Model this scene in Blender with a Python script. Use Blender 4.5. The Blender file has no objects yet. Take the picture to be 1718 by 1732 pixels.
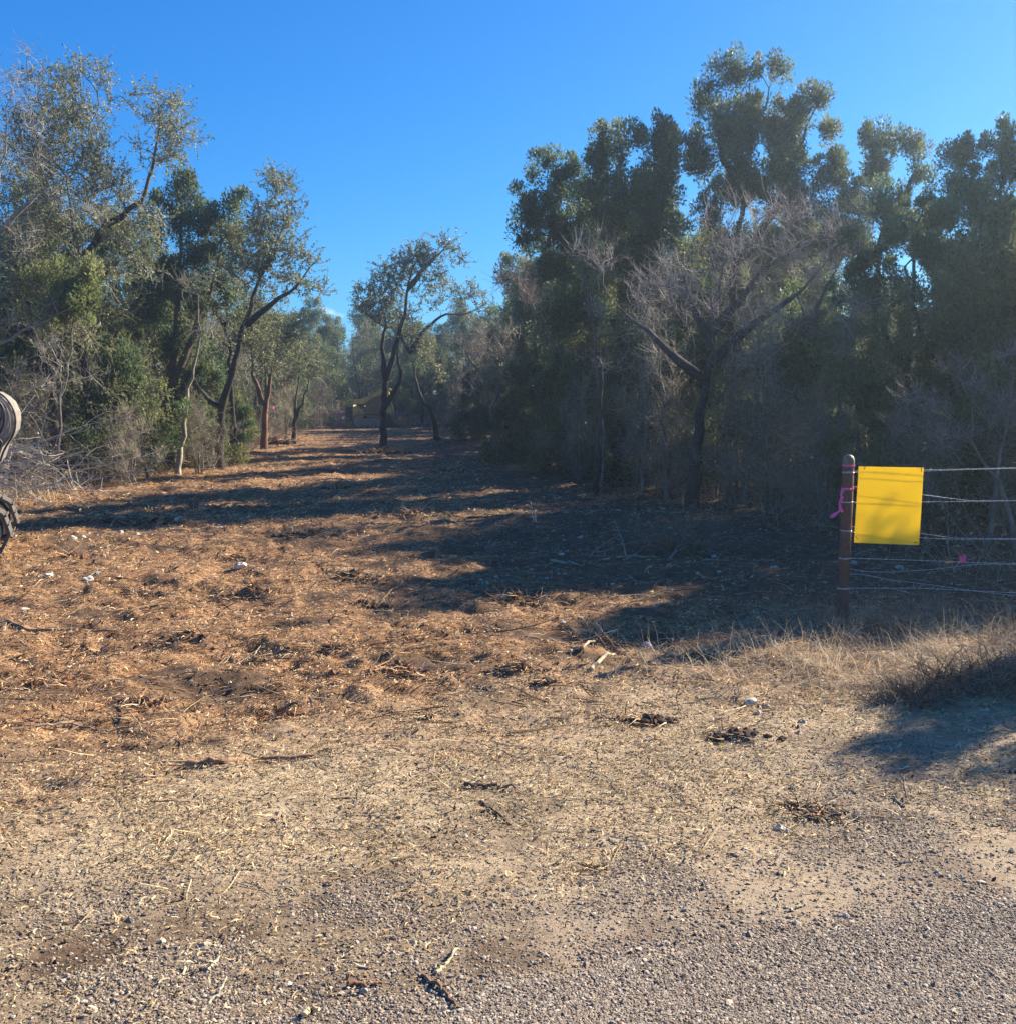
import bpy, math
import numpy as np
from mathutils import Vector, Matrix

S = bpy.context.scene
COL = S.collection
rng = np.random.default_rng(7)

# ------------------------------------------------------------------ camera, sky, sun, exposure
F, CX, CY, PITCH, EYE = 1700.0, 859.0, 866.0, math.atan(201 / 1700.0), 1.6
cam = bpy.data.cameras.new('camera'); cam.sensor_fit = 'HORIZONTAL'; cam.sensor_width = 36.0
cam.lens = 36.0 * F / 1718.0; cam.clip_start = 0.05; cam.clip_end = 3000
camo = bpy.data.objects.new('camera', cam); COL.objects.link(camo)
camo.location = (0, 0, EYE); camo.rotation_euler = (math.pi / 2 - PITCH, 0, 0)
S.camera = camo
EXPO = 1.7
SUN_AZ, SUN_EL = math.radians(57), math.radians(29.5)
w = bpy.data.worlds.new("World"); S.world = w; w.use_nodes = True
nt = w.node_tree; bg = nt.nodes['Background']
sk = nt.nodes.new('ShaderNodeTexSky'); sk.sky_type = 'NISHITA'; sk.sun_disc = False
sk.sun_elevation = SUN_EL; sk.sun_rotation = SUN_AZ; sk.air_density = 1.0; sk.dust_density = 0.0; sk.ozone_density = 6.0
# the camera's vivid rendering of blue, the same curve over the whole sky
sp = nt.nodes.new('ShaderNodeSeparateColor'); nt.links.new(sk.outputs[0], sp.inputs[0]); cbn = nt.nodes.new('ShaderNodeCombineColor')
# one small wispy cloud low over the end of the lane
geo = nt.nodes.new('ShaderNodeTexCoord')
def vdot(v):
    n = nt.nodes.new('ShaderNodeVectorMath'); n.operation = 'DOT_PRODUCT'; n.inputs[1].default_value = v
    nt.links.new(geo.outputs['Generated'], n.inputs[0]); return n.outputs['Value']
def wm(op, a, b=None, c=None):
    n = nt.nodes.new('ShaderNodeMath'); n.operation = op
    for i, x in enumerate((a, b, c)):
        if x is None: continue
        if isinstance(x, (int, float)): n.inputs[i].default_value = x
        else: nt.links.new(x, n.inputs[i])
    return n.outputs[0]
for i_, (a_, g_) in enumerate(((1.087, 1.57), (1.25, 1.0), (1.55, 0.72))):
    nt.links.new(wm('MULTIPLY', wm('POWER', wm('MULTIPLY', sp.outputs[i_], 0.1), g_), a_ / (0.1 * 2 ** EXPO)), cbn.inputs[i_])
cd = Vector(((566 - CX) / F, 1, (665 - 531) / F)).normalized()
ca = Vector((1, 0, -0.36)); ca = (ca - cd * ca.dot(cd)).normalized(); cb = cd.cross(ca)
u_ = wm('DIVIDE', vdot(ca), 0.017); v_ = wm('DIVIDE', vdot(cb), 0.0040)
nz = nt.nodes.new('ShaderNodeTexNoise'); nz.inputs['Scale'].default_value = 90; nz.inputs['Detail'].default_value = 4
nt.links.new(geo.outputs['Generated'], nz.inputs['Vector'])
rr = wm('ADD', wm('MULTIPLY', u_, u_), wm('MULTIPLY', v_, v_))
rr = wm('ADD', rr, wm('MULTIPLY', wm('SUBTRACT', nz.outputs[0], 0.5), 3.5))
mask = wm('MULTIPLY', wm('SMOOTH_MAX', wm('SUBTRACT', 1.0, rr), 0.0, 0.3), wm('GREATER_THAN', vdot(cd), 0.9))
mask = wm('MINIMUM', wm('MULTIPLY', mask, 0.55), 0.6)
mx = nt.nodes.new('ShaderNodeMix'); mx.data_type = 'RGBA'
nt.links.new(mask, mx.inputs[0]); nt.links.new(cbn.outputs[0], mx.inputs[6]); mx.inputs[7].default_value = (3.6, 4.0, 4.2, 1)
nt.links.new(mx.outputs[2], bg.inputs[0]); bg.inputs[1].default_value = 0.10
sun = bpy.data.lights.new('sun', 'SUN'); sun.energy = 5.0; sun.angle = math.radians(0.55); sun.color = (1, 0.88, 0.70)
suno = bpy.data.objects.new('sun', sun); COL.objects.link(suno)
sd = Vector((math.sin(SUN_AZ) * math.cos(SUN_EL), math.cos(SUN_AZ) * math.cos(SUN_EL), math.sin(SUN_EL)))
suno.rotation_euler = sd.to_track_quat('Z', 'Y').to_euler(); suno.location = (30, 20, 30)
S.view_settings.view_transform = 'Standard'; S.view_settings.look = 'None'
S.view_settings.exposure = EXPO; S.view_settings.gamma = 1.0; S.view_settings.use_curve_mapping = False
S.render.engine = 'CYCLES'
S.cycles.max_bounces = 5; S.cycles.transparent_max_bounces = 4

# ------------------------------------------------------------------ noise and ground height
def _h(ix, iy, s):
    n = (ix.astype(np.int64) * 374761393 + iy.astype(np.int64) * 668265263 + s * 974634777) & 0xFFFFFFFF
    n = ((n ^ (n >> 13)) * 1274126177) & 0xFFFFFFFF
    return ((n ^ (n >> 16)) & 0xFFFF) / 65535.0
def vn(x, y, s=0):
    x = np.asarray(x, float); y = np.asarray(y, float)
    ix = np.floor(x); iy = np.floor(y); fx = x - ix; fy = y - iy
    fx = fx * fx * (3 - 2 * fx); fy = fy * fy * (3 - 2 * fy)
    a = _h(ix, iy, s); b = _h(ix + 1, iy, s); c = _h(ix, iy + 1, s); d = _h(ix + 1, iy + 1, s)
    return (a + (b - a) * fx) * (1 - fy) + (c + (d - c) * fx) * fy
def fbm(x, y, s=0, o=3):
    t = 0; a = 0.5; 
    for i in range(o):
        t = t + a * (vn(x, y, s + i) - 0.5); x = x * 2.03 + 7.1; y = y * 2.03 + 3.7; a *= 0.5
    return t
def sst(a, b, x):
    t = np.clip((np.asarray(x, float) - a) / (b - a), 0, 1); return t * t * (3 - 2 * t)
def edge_base(x): return 2.56 + 0.27 * x + 1.0 * np.clip(x + 0.05, -1.6, 0)
def dedge(x, y):                       # distance in front of the chip-sealed road's ragged edge
    return y - edge_base(x) + 0.10 * fbm(x / 0.5, y / 0.5, 5)
def mulch(x, y):
    return sst(4.2, 6.0, y - 0.45 * np.minimum(x, 3) + 1.6 * fbm(x / 0.9, y / 0.9, 31))
def height(x, y):
    x = np.asarray(x, float); y = np.asarray(y, float)
    d = dedge(x, y); off = sst(0.0, 0.9, d)
    m = mulch(x, y)
    far = 1 - 0.6 * sst(18, 40, y)
    z = off * 0.16 * fbm(x / 3.5, y / 3.0, 11, 2) * (1 - 0.3 * m)
    z = z + off * (0.035 + 0.15 * m) * far * fbm(x / 0.42, y / 0.30, 21, 3)
    z = z + off * (0.016 + 0.085 * m * (0.5 + 1.0 * sst(-.1, .2, fbm(x / 0.7, y / 0.4, 77, 2)))) * fbm(x / 0.11, y / 0.085, 41, 2)
    z = z + 0.05 * m * np.maximum(0, fbm(x / 0.8, y / 0.5, 51, 2)) ** 1.0
    z = z - 0.02 * off
    return z
def px3(px, py, Y):                    # a point of the place from the survey of the photograph, Y metres ahead
    rx = (px - CX) / F; ry = -(py - CY) / F
    d = np.array([rx, math.cos(PITCH) + ry * math.sin(PITCH), -math.sin(PITCH) + ry * math.cos(PITCH)])
    t = Y / d[1]
    return np.array([d[0] * t, Y, EYE + d[2] * t])
def gnd(px, py):
    Y = 5.0
    for _ in range(12):
        rx = (px - CX) / F; ry = -(py - CY) / F
        dy = math.cos(PITCH) + ry * math.sin(PITCH); dz = -math.sin(PITCH) + ry * math.cos(PITCH)
        z = 0.0 if _ == 0 else float(height(rx * Y / dy, Y))
        Y = dy * (EYE - z) / -dz
    return np.array([rx * Y / dy, Y, float(height(rx * Y / dy, Y))])

# ------------------------------------------------------------------ mesh helpers
def mesh_np(name, V, faces, col=None, smooth=True):
    """faces: list of int arrays (n,3) or (n,4)"""
    me = bpy.data.meshes.new(name)
    V = np.ascontiguousarray(V, np.float32)
    faces = [f for f in faces if len(f)]
    loops = np.concatenate([f.ravel() for f in faces]).astype(np.int32)
    sizes = np.concatenate([np.full(len(f), f.shape[1], np.int32) for f in faces])
    starts = np.concatenate([[0], np.cumsum(sizes)[:-1]]).astype(np.int32)
    me.vertices.add(len(V)); me.vertices.foreach_set('co', V.ravel())
    me.loops.add(len(loops)); me.loops.foreach_set('vertex_index', loops)
    me.polygons.add(len(sizes)); me.polygons.foreach_set('loop_start', starts); me.polygons.foreach_set('loop_total', sizes)
    me.polygons.foreach_set('use_smooth', np.full(len(sizes), smooth, bool))
    if col is not None:
        a = me.attributes.new('tint', 'FLOAT_COLOR', 'POINT')
        c = np.ones((len(V), 4), np.float32); c[:, :3] = col[:, :3]
        if col.shape[1] == 4: c[:, 3] = col[:, 3]
        a.data.foreach_set('color', c.ravel())
    me.update(calc_edges=True); me.validate()
    return me
def link(name, me, mat=None, parent=None, loc=None):
    o = bpy.data.objects.new(name, me); COL.objects.link(o)
    if mat is not None and not len(me.materials): me.materials.append(mat)
    if parent is not None: o.parent = parent
    if loc is not None: o.location = loc
    return o
def empty(name, loc=(0, 0, 0)):
    o = bpy.data.objects.new(name, None); COL.objects.link(o); o.location = [float(c) for c in loc]; o.empty_display_size = 0.2
    return o
def tag(o, label, cat, group=None, kind=None):
    if label: o['label'] = label
    if cat: o['category'] = cat
    if group: o['group'] = group
    if kind: o['kind'] = kind
    return o
class Geo:
    def __init__(s): s.V = []; s.T = []; s.Q = []; s.C = []; s.n = 0
    def add(s, V, tri=None, quad=None, col=None):
        V = np.asarray(V, float).reshape(-1, 3)
        if tri is not None: s.T.append(np.asarray(tri) + s.n)
        if quad is not None: s.Q.append(np.asarray(quad) + s.n)
        if col is None: col = np.ones((len(V), 3))
        col = np.asarray(col, float)
        if col.ndim == 1: col = np.tile(col, (len(V), 1))
        s.V.append(V); s.C.append(col); s.n += len(V)
    def mesh(s, name, smooth=True):
        f = []
        if s.T: f.append(np.concatenate(s.T))
        if s.Q: f.append(np.concatenate(s.Q))
        return mesh_np(name, np.concatenate(s.V), f, np.concatenate(s.C), smooth)
def nrm(v): return v / np.maximum(np.linalg.norm(v, axis=-1, keepdims=True), 1e-9)
def rings(P, D, R, k):
    ref = np.tile(np.array([1.0, 0.13, 0.05]), (len(P), 1)); bad = np.abs((D * nrm(ref)).sum(1)) > 0.93
    ref[bad] = (0.1, 1, 0.2)
    a = nrm(np.cross(D, ref)); b = np.cross(D, a)
    th = np.arange(k) * 2 * math.pi / k
    return P[:, None] + R[:, None, None] * (np.cos(th)[None, :, None] * a[:, None] + np.sin(th)[None, :, None] * b[:, None])
def segs(g, P0, P1, D0, D1, R0, R1, k, col=None):
    A = rings(P0, D0, R0, k); B = rings(P1, D1, R1, k); n = len(P0)
    V = np.concatenate([A, B], 1).reshape(-1, 3)
    i = np.arange(k); j = (i + 1) % k
    q = np.stack([i, j, j + k, i + k], 1)
    Q = (q[None] + (np.arange(n) * 2 * k)[:, None, None]).reshape(-1, 4)
    if col is not None and len(col) == n: col = np.repeat(col, 2 * k, 0)
    g.add(V, quad=Q, col=col)
def strands(g, P, D, L, nseg, r, k=3, bend=0.35, sag=0.0, col=None, rg=rng, taper=0.25):
    """curved tapering strands; returns sample points (n,nseg+1,3) and directions"""
    n = len(P); pts = [P]; dirs = [D]; step = (L / nseg)[:, None]
    d = D.copy()
    for i in range(nseg):
        d = nrm(d + rg.normal(0, bend, (n, 3)) * 0.8 + np.array([0, 0, sag]))
        pts.append(pts[-1] + d * step); dirs.append(d)
    rad = np.linspace(1, taper, nseg + 1)
    for i in range(nseg):
        segs(g, pts[i], pts[i + 1], dirs[i], dirs[i + 1], r * rad[i], r * rad[i + 1], k, col)
    return np.stack(pts, 1), np.stack(dirs, 1)
def leaves(g, P, A, L, W, col, rg=rng, fold=0.25, tri1=False):
    """rhombic folded leaves: base P, axis A, length L, width W"""
    n = len(P); N = nrm(rg.normal(0, 1, (n, 3)) + np.array([0, 0, 0.6])); s = nrm(np.cross(A, N)); N = np.cross(s, A)
    if tri1:
        e = P + A * (L * 0.25)[:, None]
        V = np.stack([e - s * (W * 0.6)[:, None], e + s * (W * 0.6)[:, None], P + A * L[:, None]], 1)
        g.add(V.reshape(-1, 3), tri=np.arange(n * 3).reshape(-1, 3), col=np.repeat(col, 3, 0)); return
    mid = P + A * (L * 0.5)[:, None]
    V = np.stack([P, mid + s * (W / 2)[:, None] + N * (W * fold)[:, None], P + A * L[:, None], mid - s * (W / 2)[:, None] + N * (W * fold)[:, None]], 1)
    b = (np.arange(n) * 4)[:, None]
    T = np.concatenate([b + np.array([[0, 1, 2]]), b + np.array([[0, 2, 3]])])
    g.add(V.reshape(-1, 3), tri=T, col=np.repeat(col, 4, 0))
def ball(n, rg=rng, p=0.5):
    return nrm(rg.normal(0, 1, (n, 3))) * (rg.random(n) ** p)[:, None]

# ------------------------------------------------------------------ materials
def mat(name):
    m = bpy.data.materials.new(name); m.use_nodes = True; n = m.node_tree.nodes; return m, m.node_tree, n['Principled BSDF']
def simple(name, c, rough=0.6, metal=0.0, var=0.25, scale=8.0, bump=0.2, spec=0.4, trans=0.0):
    m, t, p = mat(name); L = t.links
    co = t.nodes.new('ShaderNodeTexCoord'); nz = t.nodes.new('ShaderNodeTexNoise'); nz.inputs['Scale'].default_value = scale; nz.inputs['Detail'].default_value = 6
    L.new(co.outputs['Object'], nz.inputs['Vector'])
    r = t.nodes.new('ShaderNodeValToRGB'); r.color_ramp.elements[0].position = 0.3; r.color_ramp.elements[1].position = 0.7
    r.color_ramp.elements[0].color = [x * (1 - var) for x in c] + [1]; r.color_ramp.elements[1].color = [min(1, x * (1 + var)) for x in c] + [1]
    L.new(nz.outputs[0], r.inputs[0]); L.new(r.outputs[0], p.inputs['Base Color'])
    p.inputs['Roughness'].default_value = rough; p.inputs['Metallic'].default_value = metal; p.inputs['Specular IOR Level'].default_value = spec
    b = t.nodes.new('ShaderNodeBump'); b.inputs['Strength'].default_value = bump; b.inputs['Distance'].default_value = 0.01
    L.new(nz.outputs[0], b.inputs['Height']); L.new(b.outputs[0], p.inputs['Normal'])
    if trans:
        tr = t.nodes.new('ShaderNodeBsdfTranslucent'); L.new(r.outputs[0], tr.inputs[0]); ms = t.nodes.new('ShaderNodeMixShader'); ms.inputs[0].default_value = trans
        L.new(p.outputs[0], ms.inputs[1]); L.new(tr.outputs[0], ms.inputs[2]); L.new(ms.outputs[0], t.nodes['Material Output'].inputs[0])
    return m
def tinted(name, rough=0.7, spec=0.3, trans=0.0, bump=0.0, scale=30, gain=1.0):
    m, t, p = mat(name); L = t.links
    a = t.nodes.new('ShaderNodeAttribute'); a.attribute_name = 'tint'
    co = t.nodes.new('ShaderNodeTexCoord'); nz = t.nodes.new('ShaderNodeTexNoise'); nz.inputs['Scale'].default_value = scale; nz.inputs['Detail'].default_value = 4
    L.new(co.outputs['Object'], nz.inputs['Vector'])
    mr = t.nodes.new('ShaderNodeMapRange'); mr.inputs[1].default_value = 0.3; mr.inputs[2].default_value = 0.7; mr.inputs[3].default_value = 0.7 * gain; mr.inputs[4].default_value = 1.25 * gain
    L.new(nz.outputs[0], mr.inputs[0])
    vm = t.nodes.new('ShaderNodeVectorMath'); vm.operation = 'SCALE'; L.new(a.outputs['Color'], vm.inputs[0]); L.new(mr.outputs[0], vm.inputs['Scale'])
    L.new(vm.outputs[0], p.inputs['Base Color']); p.inputs['Roughness'].default_value = rough; p.inputs['Specular IOR Level'].default_value = spec
    if bump:
        b = t.nodes.new('ShaderNodeBump'); b.inputs['Strength'].default_value = bump; b.inputs['Distance'].default_value = 0.02
        L.new(nz.outputs[0], b.inputs['Height']); L.new(b.outputs[0], p.inputs['Normal'])
    if trans:
        tr = t.nodes.new('ShaderNodeBsdfTranslucent'); ms = t.nodes.new('ShaderNodeMixShader'); ms.inputs[0].default_value = trans
        L.new(vm.outputs[0], tr.inputs[0]); L.new(p.outputs[0], ms.inputs[1]); L.new(tr.outputs[0], ms.inputs[2]); L.new(ms.outputs[0], t.nodes['Material Output'].inputs[0])
    return m
M_bark = tinted('bark', 0.9, 0.15, bump=0.8, scale=14)
M_twig = tinted('twig', 0.85, 0.2, scale=6)
M_leaf = tinted('oak_leaf', 0.5, 0.28, trans=0.34, scale=3)
M_cedar = tinted('cedar_foliage', 0.55, 0.35, trans=0.5, scale=3)
M_litter = tinted('litter', 0.8, 0.1, trans=0.12, scale=40)
M_stone = tinted('stone', 0.85, 0.25, bump=0.5, scale=60)
M_rock = tinted('limestone', 0.9, 0.2, bump=0.7, scale=22)
M_grass = tinted('dry_grass', 0.6, 0.3, trans=0.3, scale=5)

def ground_material():
    m, t, p = mat('cleared_ground'); L = t.links; N = t.nodes.new
    co = N('ShaderNodeTexCoord'); at = N('ShaderNodeAttribute'); at.attribute_name = 'tint'
    sep = N('ShaderNodeSeparateColor'); L.new(at.outputs['Color'], sep.inputs[0])
    def noise(sc, det=8, rough=0.65, sx=1, sy=1):
        mp = N('ShaderNodeMapping'); mp.inputs['Scale'].default_value = (sx, sy, 1); L.new(co.outputs['Object'], mp.inputs[0])
        n = N('ShaderNodeTexNoise'); n.inputs['Scale'].default_value = sc; n.inputs['Detail'].default_value = det; n.inputs['Roughness'].default_value = rough
        L.new(mp.outputs[0], n.inputs['Vector']); return n.outputs[0]
    def ramp(f, stops):
        r = N('ShaderNodeValToRGB'); e = r.color_ramp.elements
        while len(e) < len(stops): e.new(0.5)
        for i, (a, c) in enumerate(stops): e[i].position = a; e[i].color = (*c, 1)
        L.new(f, r.inputs[0]); return r.outputs[0]
    def mixc(f, a, b):
        x = N('ShaderNodeMix'); x.data_type = 'RGBA'; L.new(f, x.inputs[0]); L.new(a, x.inputs[6]); L.new(b, x.inputs[7]); return x.outputs[2]
    n1 = noise(16, 10, 0.75, 0.6, 1.2); n2 = noise(3.0, 8); n3 = noise(60, 6, 0.7)
    rust = ramp(n1, [(0.32, (0.05, 0.028, 0.016)), (0.46, (0.205, 0.112, 0.058)), (0.58, (0.36, 0.215, 0.115)), (0.72, (0.50, 0.35, 0.20))])
    straw = ramp(n1, [(0.30, (0.12, 0.085, 0.055)), (0.42, (0.33, 0.25, 0.165)), (0.60, (0.47, 0.37, 0.25)), (0.75, (0.56, 0.46, 0.32))])
    grav = ramp(n3, [(0.3, (0.09, 0.07, 0.055)), (0.5, (0.25, 0.195, 0.145)), (0.7, (0.38, 0.31, 0.24))])
    sand = ramp(n3, [(0.3, (0.25, 0.195, 0.14)), (0.7, (0.42, 0.335, 0.245))])
    c = mixc(sep.outputs[0], straw, rust); c = mixc(sep.outputs[1], c, grav); c = mixc(sep.outputs[2], c, sand)
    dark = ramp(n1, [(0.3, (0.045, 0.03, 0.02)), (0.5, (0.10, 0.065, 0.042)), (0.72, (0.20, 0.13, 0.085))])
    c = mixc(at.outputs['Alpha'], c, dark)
    L.new(c, p.inputs['Base Color']); p.inputs['Roughness'].default_value = 0.95; p.inputs['Specular IOR Level'].default_value = 0.15
    b = N('ShaderNodeBump'); b.inputs['Strength'].default_value = 0.9; b.inputs['Distance'].default_value = 0.03
    ad = N('ShaderNodeMath'); ad.operation = 'MULTIPLY_ADD'; L.new(n3, ad.inputs[0]); ad.inputs[1].default_value = 0.35; L.new(n1, ad.inputs[2])
    L.new(ad.outputs[0], b.inputs['Height']); L.new(b.outputs[0], p.inputs['Normal'])
    return m
M_ground = ground_material()

# ------------------------------------------------------------------ ground sheet (polar grid, one sheet out to the horizon)
def forest(x, y):                      # 1 inside the woods, 0 on the cleared lane and verge
    left = sst(0.0, 1.2, -6.9 - 0.03 * (y - 15) - x) * sst(13.6, 15.2, y + 0.2 * (x + 7))
    right = sst(-0.4, 0.8, x - (4.0 - (y - 9.6) * 0.19) - 0.0) * sst(8.2, 9.8, y)
    end = sst(48, 51, y)
    return np.clip(left + right + end, 0, 1)
def zones(x, y):
    d = dedge(x, y); m = mulch(x, y)
    n = fbm(x / 1.3, y / 1.3, 61, 3); nb = fbm(x / 0.45, y / 0.45, 71, 3)
    rust = m * sst(-0.30, 0.05, n + 0.25 * (1 - sst(2.0, 4.0, x + 0.0 * y)))
    corner = sst(0.25, -0.5, x + 0.5 * nb) * sst(3.5, 3.0, y + 0.6 * n)
    grav = (1 - m) * np.clip(sst(-0.02, 0.10, nb + 0.16 * (1 - sst(0.2, 1.6, d - 0.12 * x)) - 0.04), 0, 1) * (1 - sst(0.9, 1.9, d)) * 0.85 + 0.8 * corner * sst(-0.05, 0.12, nb)
    sand = (1 - m) * sst(0.55, 0.25, d + 0.8 * nb) * sst(-0.5, 0.3, x + 0.0 * y) * (0.55 + 0.45 * sst(-0.2, 0.05, nb))
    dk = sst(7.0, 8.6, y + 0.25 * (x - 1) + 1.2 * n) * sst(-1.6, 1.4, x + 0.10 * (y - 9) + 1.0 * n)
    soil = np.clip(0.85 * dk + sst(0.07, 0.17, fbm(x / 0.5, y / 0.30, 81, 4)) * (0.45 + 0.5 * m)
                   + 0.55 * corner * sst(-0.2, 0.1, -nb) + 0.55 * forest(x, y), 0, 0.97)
    return np.stack([rust, np.clip(grav, 0, 1), np.clip(sand, 0, 1), soil], -1)
r_ = [0.0, 0.6, 1.1, 1.6, 2.0, 2.25]
while r_[-1] < 55: r_.append(r_[-1] * 1.0078)
while r_[-1] < 1500: r_.append(r_[-1] * 1.12)
r_ = np.array(r_[1:])
th = np.concatenate([np.arange(-39, 39, 0.19), np.arange(39, 321, 3.0)]) * math.pi / 180
Rg, Tg = np.meshgrid(r_, th, indexing='ij'); GX = Rg * np.sin(Tg); GY = Rg * np.cos(Tg)
GZ = height(GX, GY); nr, nc = GX.shape
V = np.concatenate([np.stack([GX, GY, GZ], -1).reshape(-1, 3), [[0, 0, 0]]])
i, j = np.meshgrid(np.arange(nr - 1), np.arange(nc), indexing='ij'); j2 = (j + 1) % nc
Q = np.stack([i * nc + j, (i + 1) * nc + j, (i + 1) * nc + j2, i * nc + j2], -1).reshape(-1, 4)[:, ::-1]
jj = np.arange(nc); T = np.stack([np.full(nc, nr * nc), (jj + 1) % nc, jj], -1)
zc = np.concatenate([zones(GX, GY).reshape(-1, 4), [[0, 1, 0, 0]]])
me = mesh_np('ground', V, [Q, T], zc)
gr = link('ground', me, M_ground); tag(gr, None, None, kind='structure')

# road: chip-sealed strip lying on the ground along its ragged edge
M_road = simple('road_binder', (0.19, 0.155, 0.12), 0.9, var=0.3, scale=45, bump=0.6)
xs = np.linspace(-60, 60, 1201); ys = np.array([-6.0, -3, 0, 1, 1.6, 2.0] + list(np.linspace(2.2, 2.9, 8)))
rx = np.repeat(xs[:, None], len(ys) + 1, 1)
def edge_y(x):
    y = edge_base(x)
    for _ in range(4): y = edge_base(x) - 0.10 * fbm(x / 0.5, y / 0.5, 5)
    return y
ey = edge_y(xs) + 0.012 * np.sin(xs * 60)
tt = np.linspace(0, 1, 16) ** 0.5
ry = (ey[:, None] - 7.5) + 7.5 * tt[None]; rx = np.repeat(xs[:, None], 16, 1)
rz = height(rx, ry) + 0.012; rz[:, -1] -= 0.014
i, j = np.meshgrid(np.arange(1200), np.arange(15), indexing='ij')
Q = np.stack([i * 16 + j, (i + 1) * 16 + j, (i + 1) * 16 + j + 1, i * 16 + j + 1], -1).reshape(-1, 4)
rd = link('road', mesh_np('road', np.stack([rx, ry, rz], -1).reshape(-1, 3), [Q]), M_road); tag(rd, None, None, kind='structure')

# ------------------------------------------------------------------ loose stones, chips and litter
PAL_RUST = np.array([(0.37, 0.18, 0.082), (0.46, 0.255, 0.12), (0.60, 0.41, 0.225), (0.66, 0.52, 0.33), (0.17, 0.09, 0.05), (0.52, 0.33, 0.17), (0.08, 0.05, 0.03), (0.58, 0.44, 0.26)])
PAL_STRAW = np.array([(0.58, 0.46, 0.27), (0.50, 0.38, 0.22), (0.33, 0.24, 0.14), (0.475, 0.403, 0.259), (0.20, 0.14, 0.085), (0.50, 0.33, 0.17), (0.55, 0.47, 0.28)])
PAL_STONE = np.array([(0.33, 0.275, 0.21), (0.285, 0.235, 0.18), (0.225, 0.18, 0.135), (0.40, 0.345, 0.27), (0.30, 0.225, 0.165), (0.155, 0.12, 0.095)])
def scatter(n, r0, r1, p=0.0, half=0.62):
    """points in the wedge ahead, density falling off with distance"""
    u = rng.random(n); e = p
    r = (r0 ** e + u * (r1 ** e - r0 ** e)) ** (1 / e) if e else r0 * (r1 / r0) ** u
    t = rng.uniform(-half, half, n); return r * np.sin(t), r * np.cos(t)
def gn_points(name, P, rot, scl, col, m, kind):
    """one stuff object: a point per piece, every piece instanced by geometry nodes from a few small shapes made in the node tree"""
    me = bpy.data.meshes.new(name); me.vertices.add(len(P)); me.vertices.foreach_set('co', np.ascontiguousarray(P, np.float32).ravel())
    for nm, v in (('rot', rot), ('scl', scl)):
        me.attributes.new(nm, 'FLOAT_VECTOR', 'POINT').data.foreach_set('vector', np.ascontiguousarray(v, np.float32).ravel())
    c = np.ones((len(P), 4), np.float32); c[:, :3] = col; me.attributes.new('tint', 'FLOAT_COLOR', 'POINT').data.foreach_set('color', c.ravel())
    o = link(name, me, None); me.materials.append(m)
    t = bpy.data.node_groups.new(name, 'GeometryNodeTree'); N = t.nodes.new; L = t.links
    t.interface.new_socket('Geometry', in_out='INPUT', socket_type='NodeSocketGeometry'); t.interface.new_socket('Geometry', in_out='OUTPUT', socket_type='NodeSocketGeometry')
    gi = N('NodeGroupInput'); go = N('NodeGroupOutput'); ip = N('GeometryNodeInstanceOnPoints'); g2 = N('GeometryNodeGeometryToInstance')
    for q in range(5):
        if kind == 'pebble':
            b = N('GeometryNodeMeshIcoSphere'); b.inputs['Subdivisions'].default_value = 1; b.inputs['Radius'].default_value = 1.0
        else:
            b = N('GeometryNodeMeshGrid'); b.inputs['Size X'].default_value = 1; b.inputs['Size Y'].default_value = 1; b.inputs['Vertices X'].default_value = 4; b.inputs['Vertices Y'].default_value = 2
        sp_ = N('GeometryNodeSetPosition'); L.new(b.outputs[0], sp_.inputs['Geometry']); ps = N('GeometryNodeInputPosition')
        if kind == 'pebble':
            nz_ = N('ShaderNodeTexNoise'); nz_.noise_dimensions = '4D'; nz_.inputs['W'].default_value = q * 3.1; nz_.inputs['Scale'].default_value = 1.1
            L.new(ps.outputs[0], nz_.inputs['Vector']); s1 = N('ShaderNodeVectorMath'); s1.operation = 'SUBTRACT'; L.new(nz_.outputs['Color'], s1.inputs[0]); s1.inputs[1].default_value = (.5, .5, .5)
            s2 = N('ShaderNodeVectorMath'); s2.operation = 'SCALE'; L.new(s1.outputs[0], s2.inputs[0]); s2.inputs['Scale'].default_value = 1.5; L.new(s2.outputs[0], sp_.inputs['Offset'])
        else:
            sx = N('ShaderNodeSeparateXYZ'); L.new(ps.outputs[0], sx.inputs[0])
            def mth(op, a, b_=None):
                n = N('ShaderNodeMath'); n.operation = op
                for i, x in enumerate((a, b_)):
                    if x is None: continue
                    if isinstance(x, (int, float)): n.inputs[i].default_value = x
                    else: L.new(x, n.inputs[i])
                return n.outputs[0]
            x2 = mth('MULTIPLY', sx.outputs[0], sx.outputs[0]); cx_ = N('ShaderNodeCombineXYZ')
            L.new(mth('ADD', mth('MULTIPLY', mth('MULTIPLY', sx.outputs[1], x2), (-2.6, -1.2, -3.0, -0.4, -2.0)[q]), mth('MULTIPLY', x2, (2.0, -3.0, 5.0, 1.0, -5.0)[q])), cx_.inputs[1])
            L.new(mth('ADD', mth('MULTIPLY', x2, (-.30, -.15, .10, -.5, .2)[q]), mth('MULTIPLY', mth('MULTIPLY', x2, sx.outputs[0]), (.4, -.5, .3, 0, -.8)[q])), cx_.inputs[2]); L.new(cx_.outputs[0], sp_.inputs['Offset'])
        L.new(sp_.outputs[0], g2.inputs[0])
    sm = N('GeometryNodeSetMaterial'); sm.inputs['Material'].default_value = m; L.new(g2.outputs[0], sm.inputs[0]); L.new(sm.outputs[0], ip.inputs['Instance']); ip.inputs['Pick Instance'].default_value = True
    for nm, so in (('rot', 'Rotation'), ('scl', 'Scale')):
        a = N('GeometryNodeInputNamedAttribute'); a.data_type = 'FLOAT_VECTOR'; a.inputs['Name'].default_value = nm; L.new(a.outputs['Attribute'], ip.inputs[so])
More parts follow.
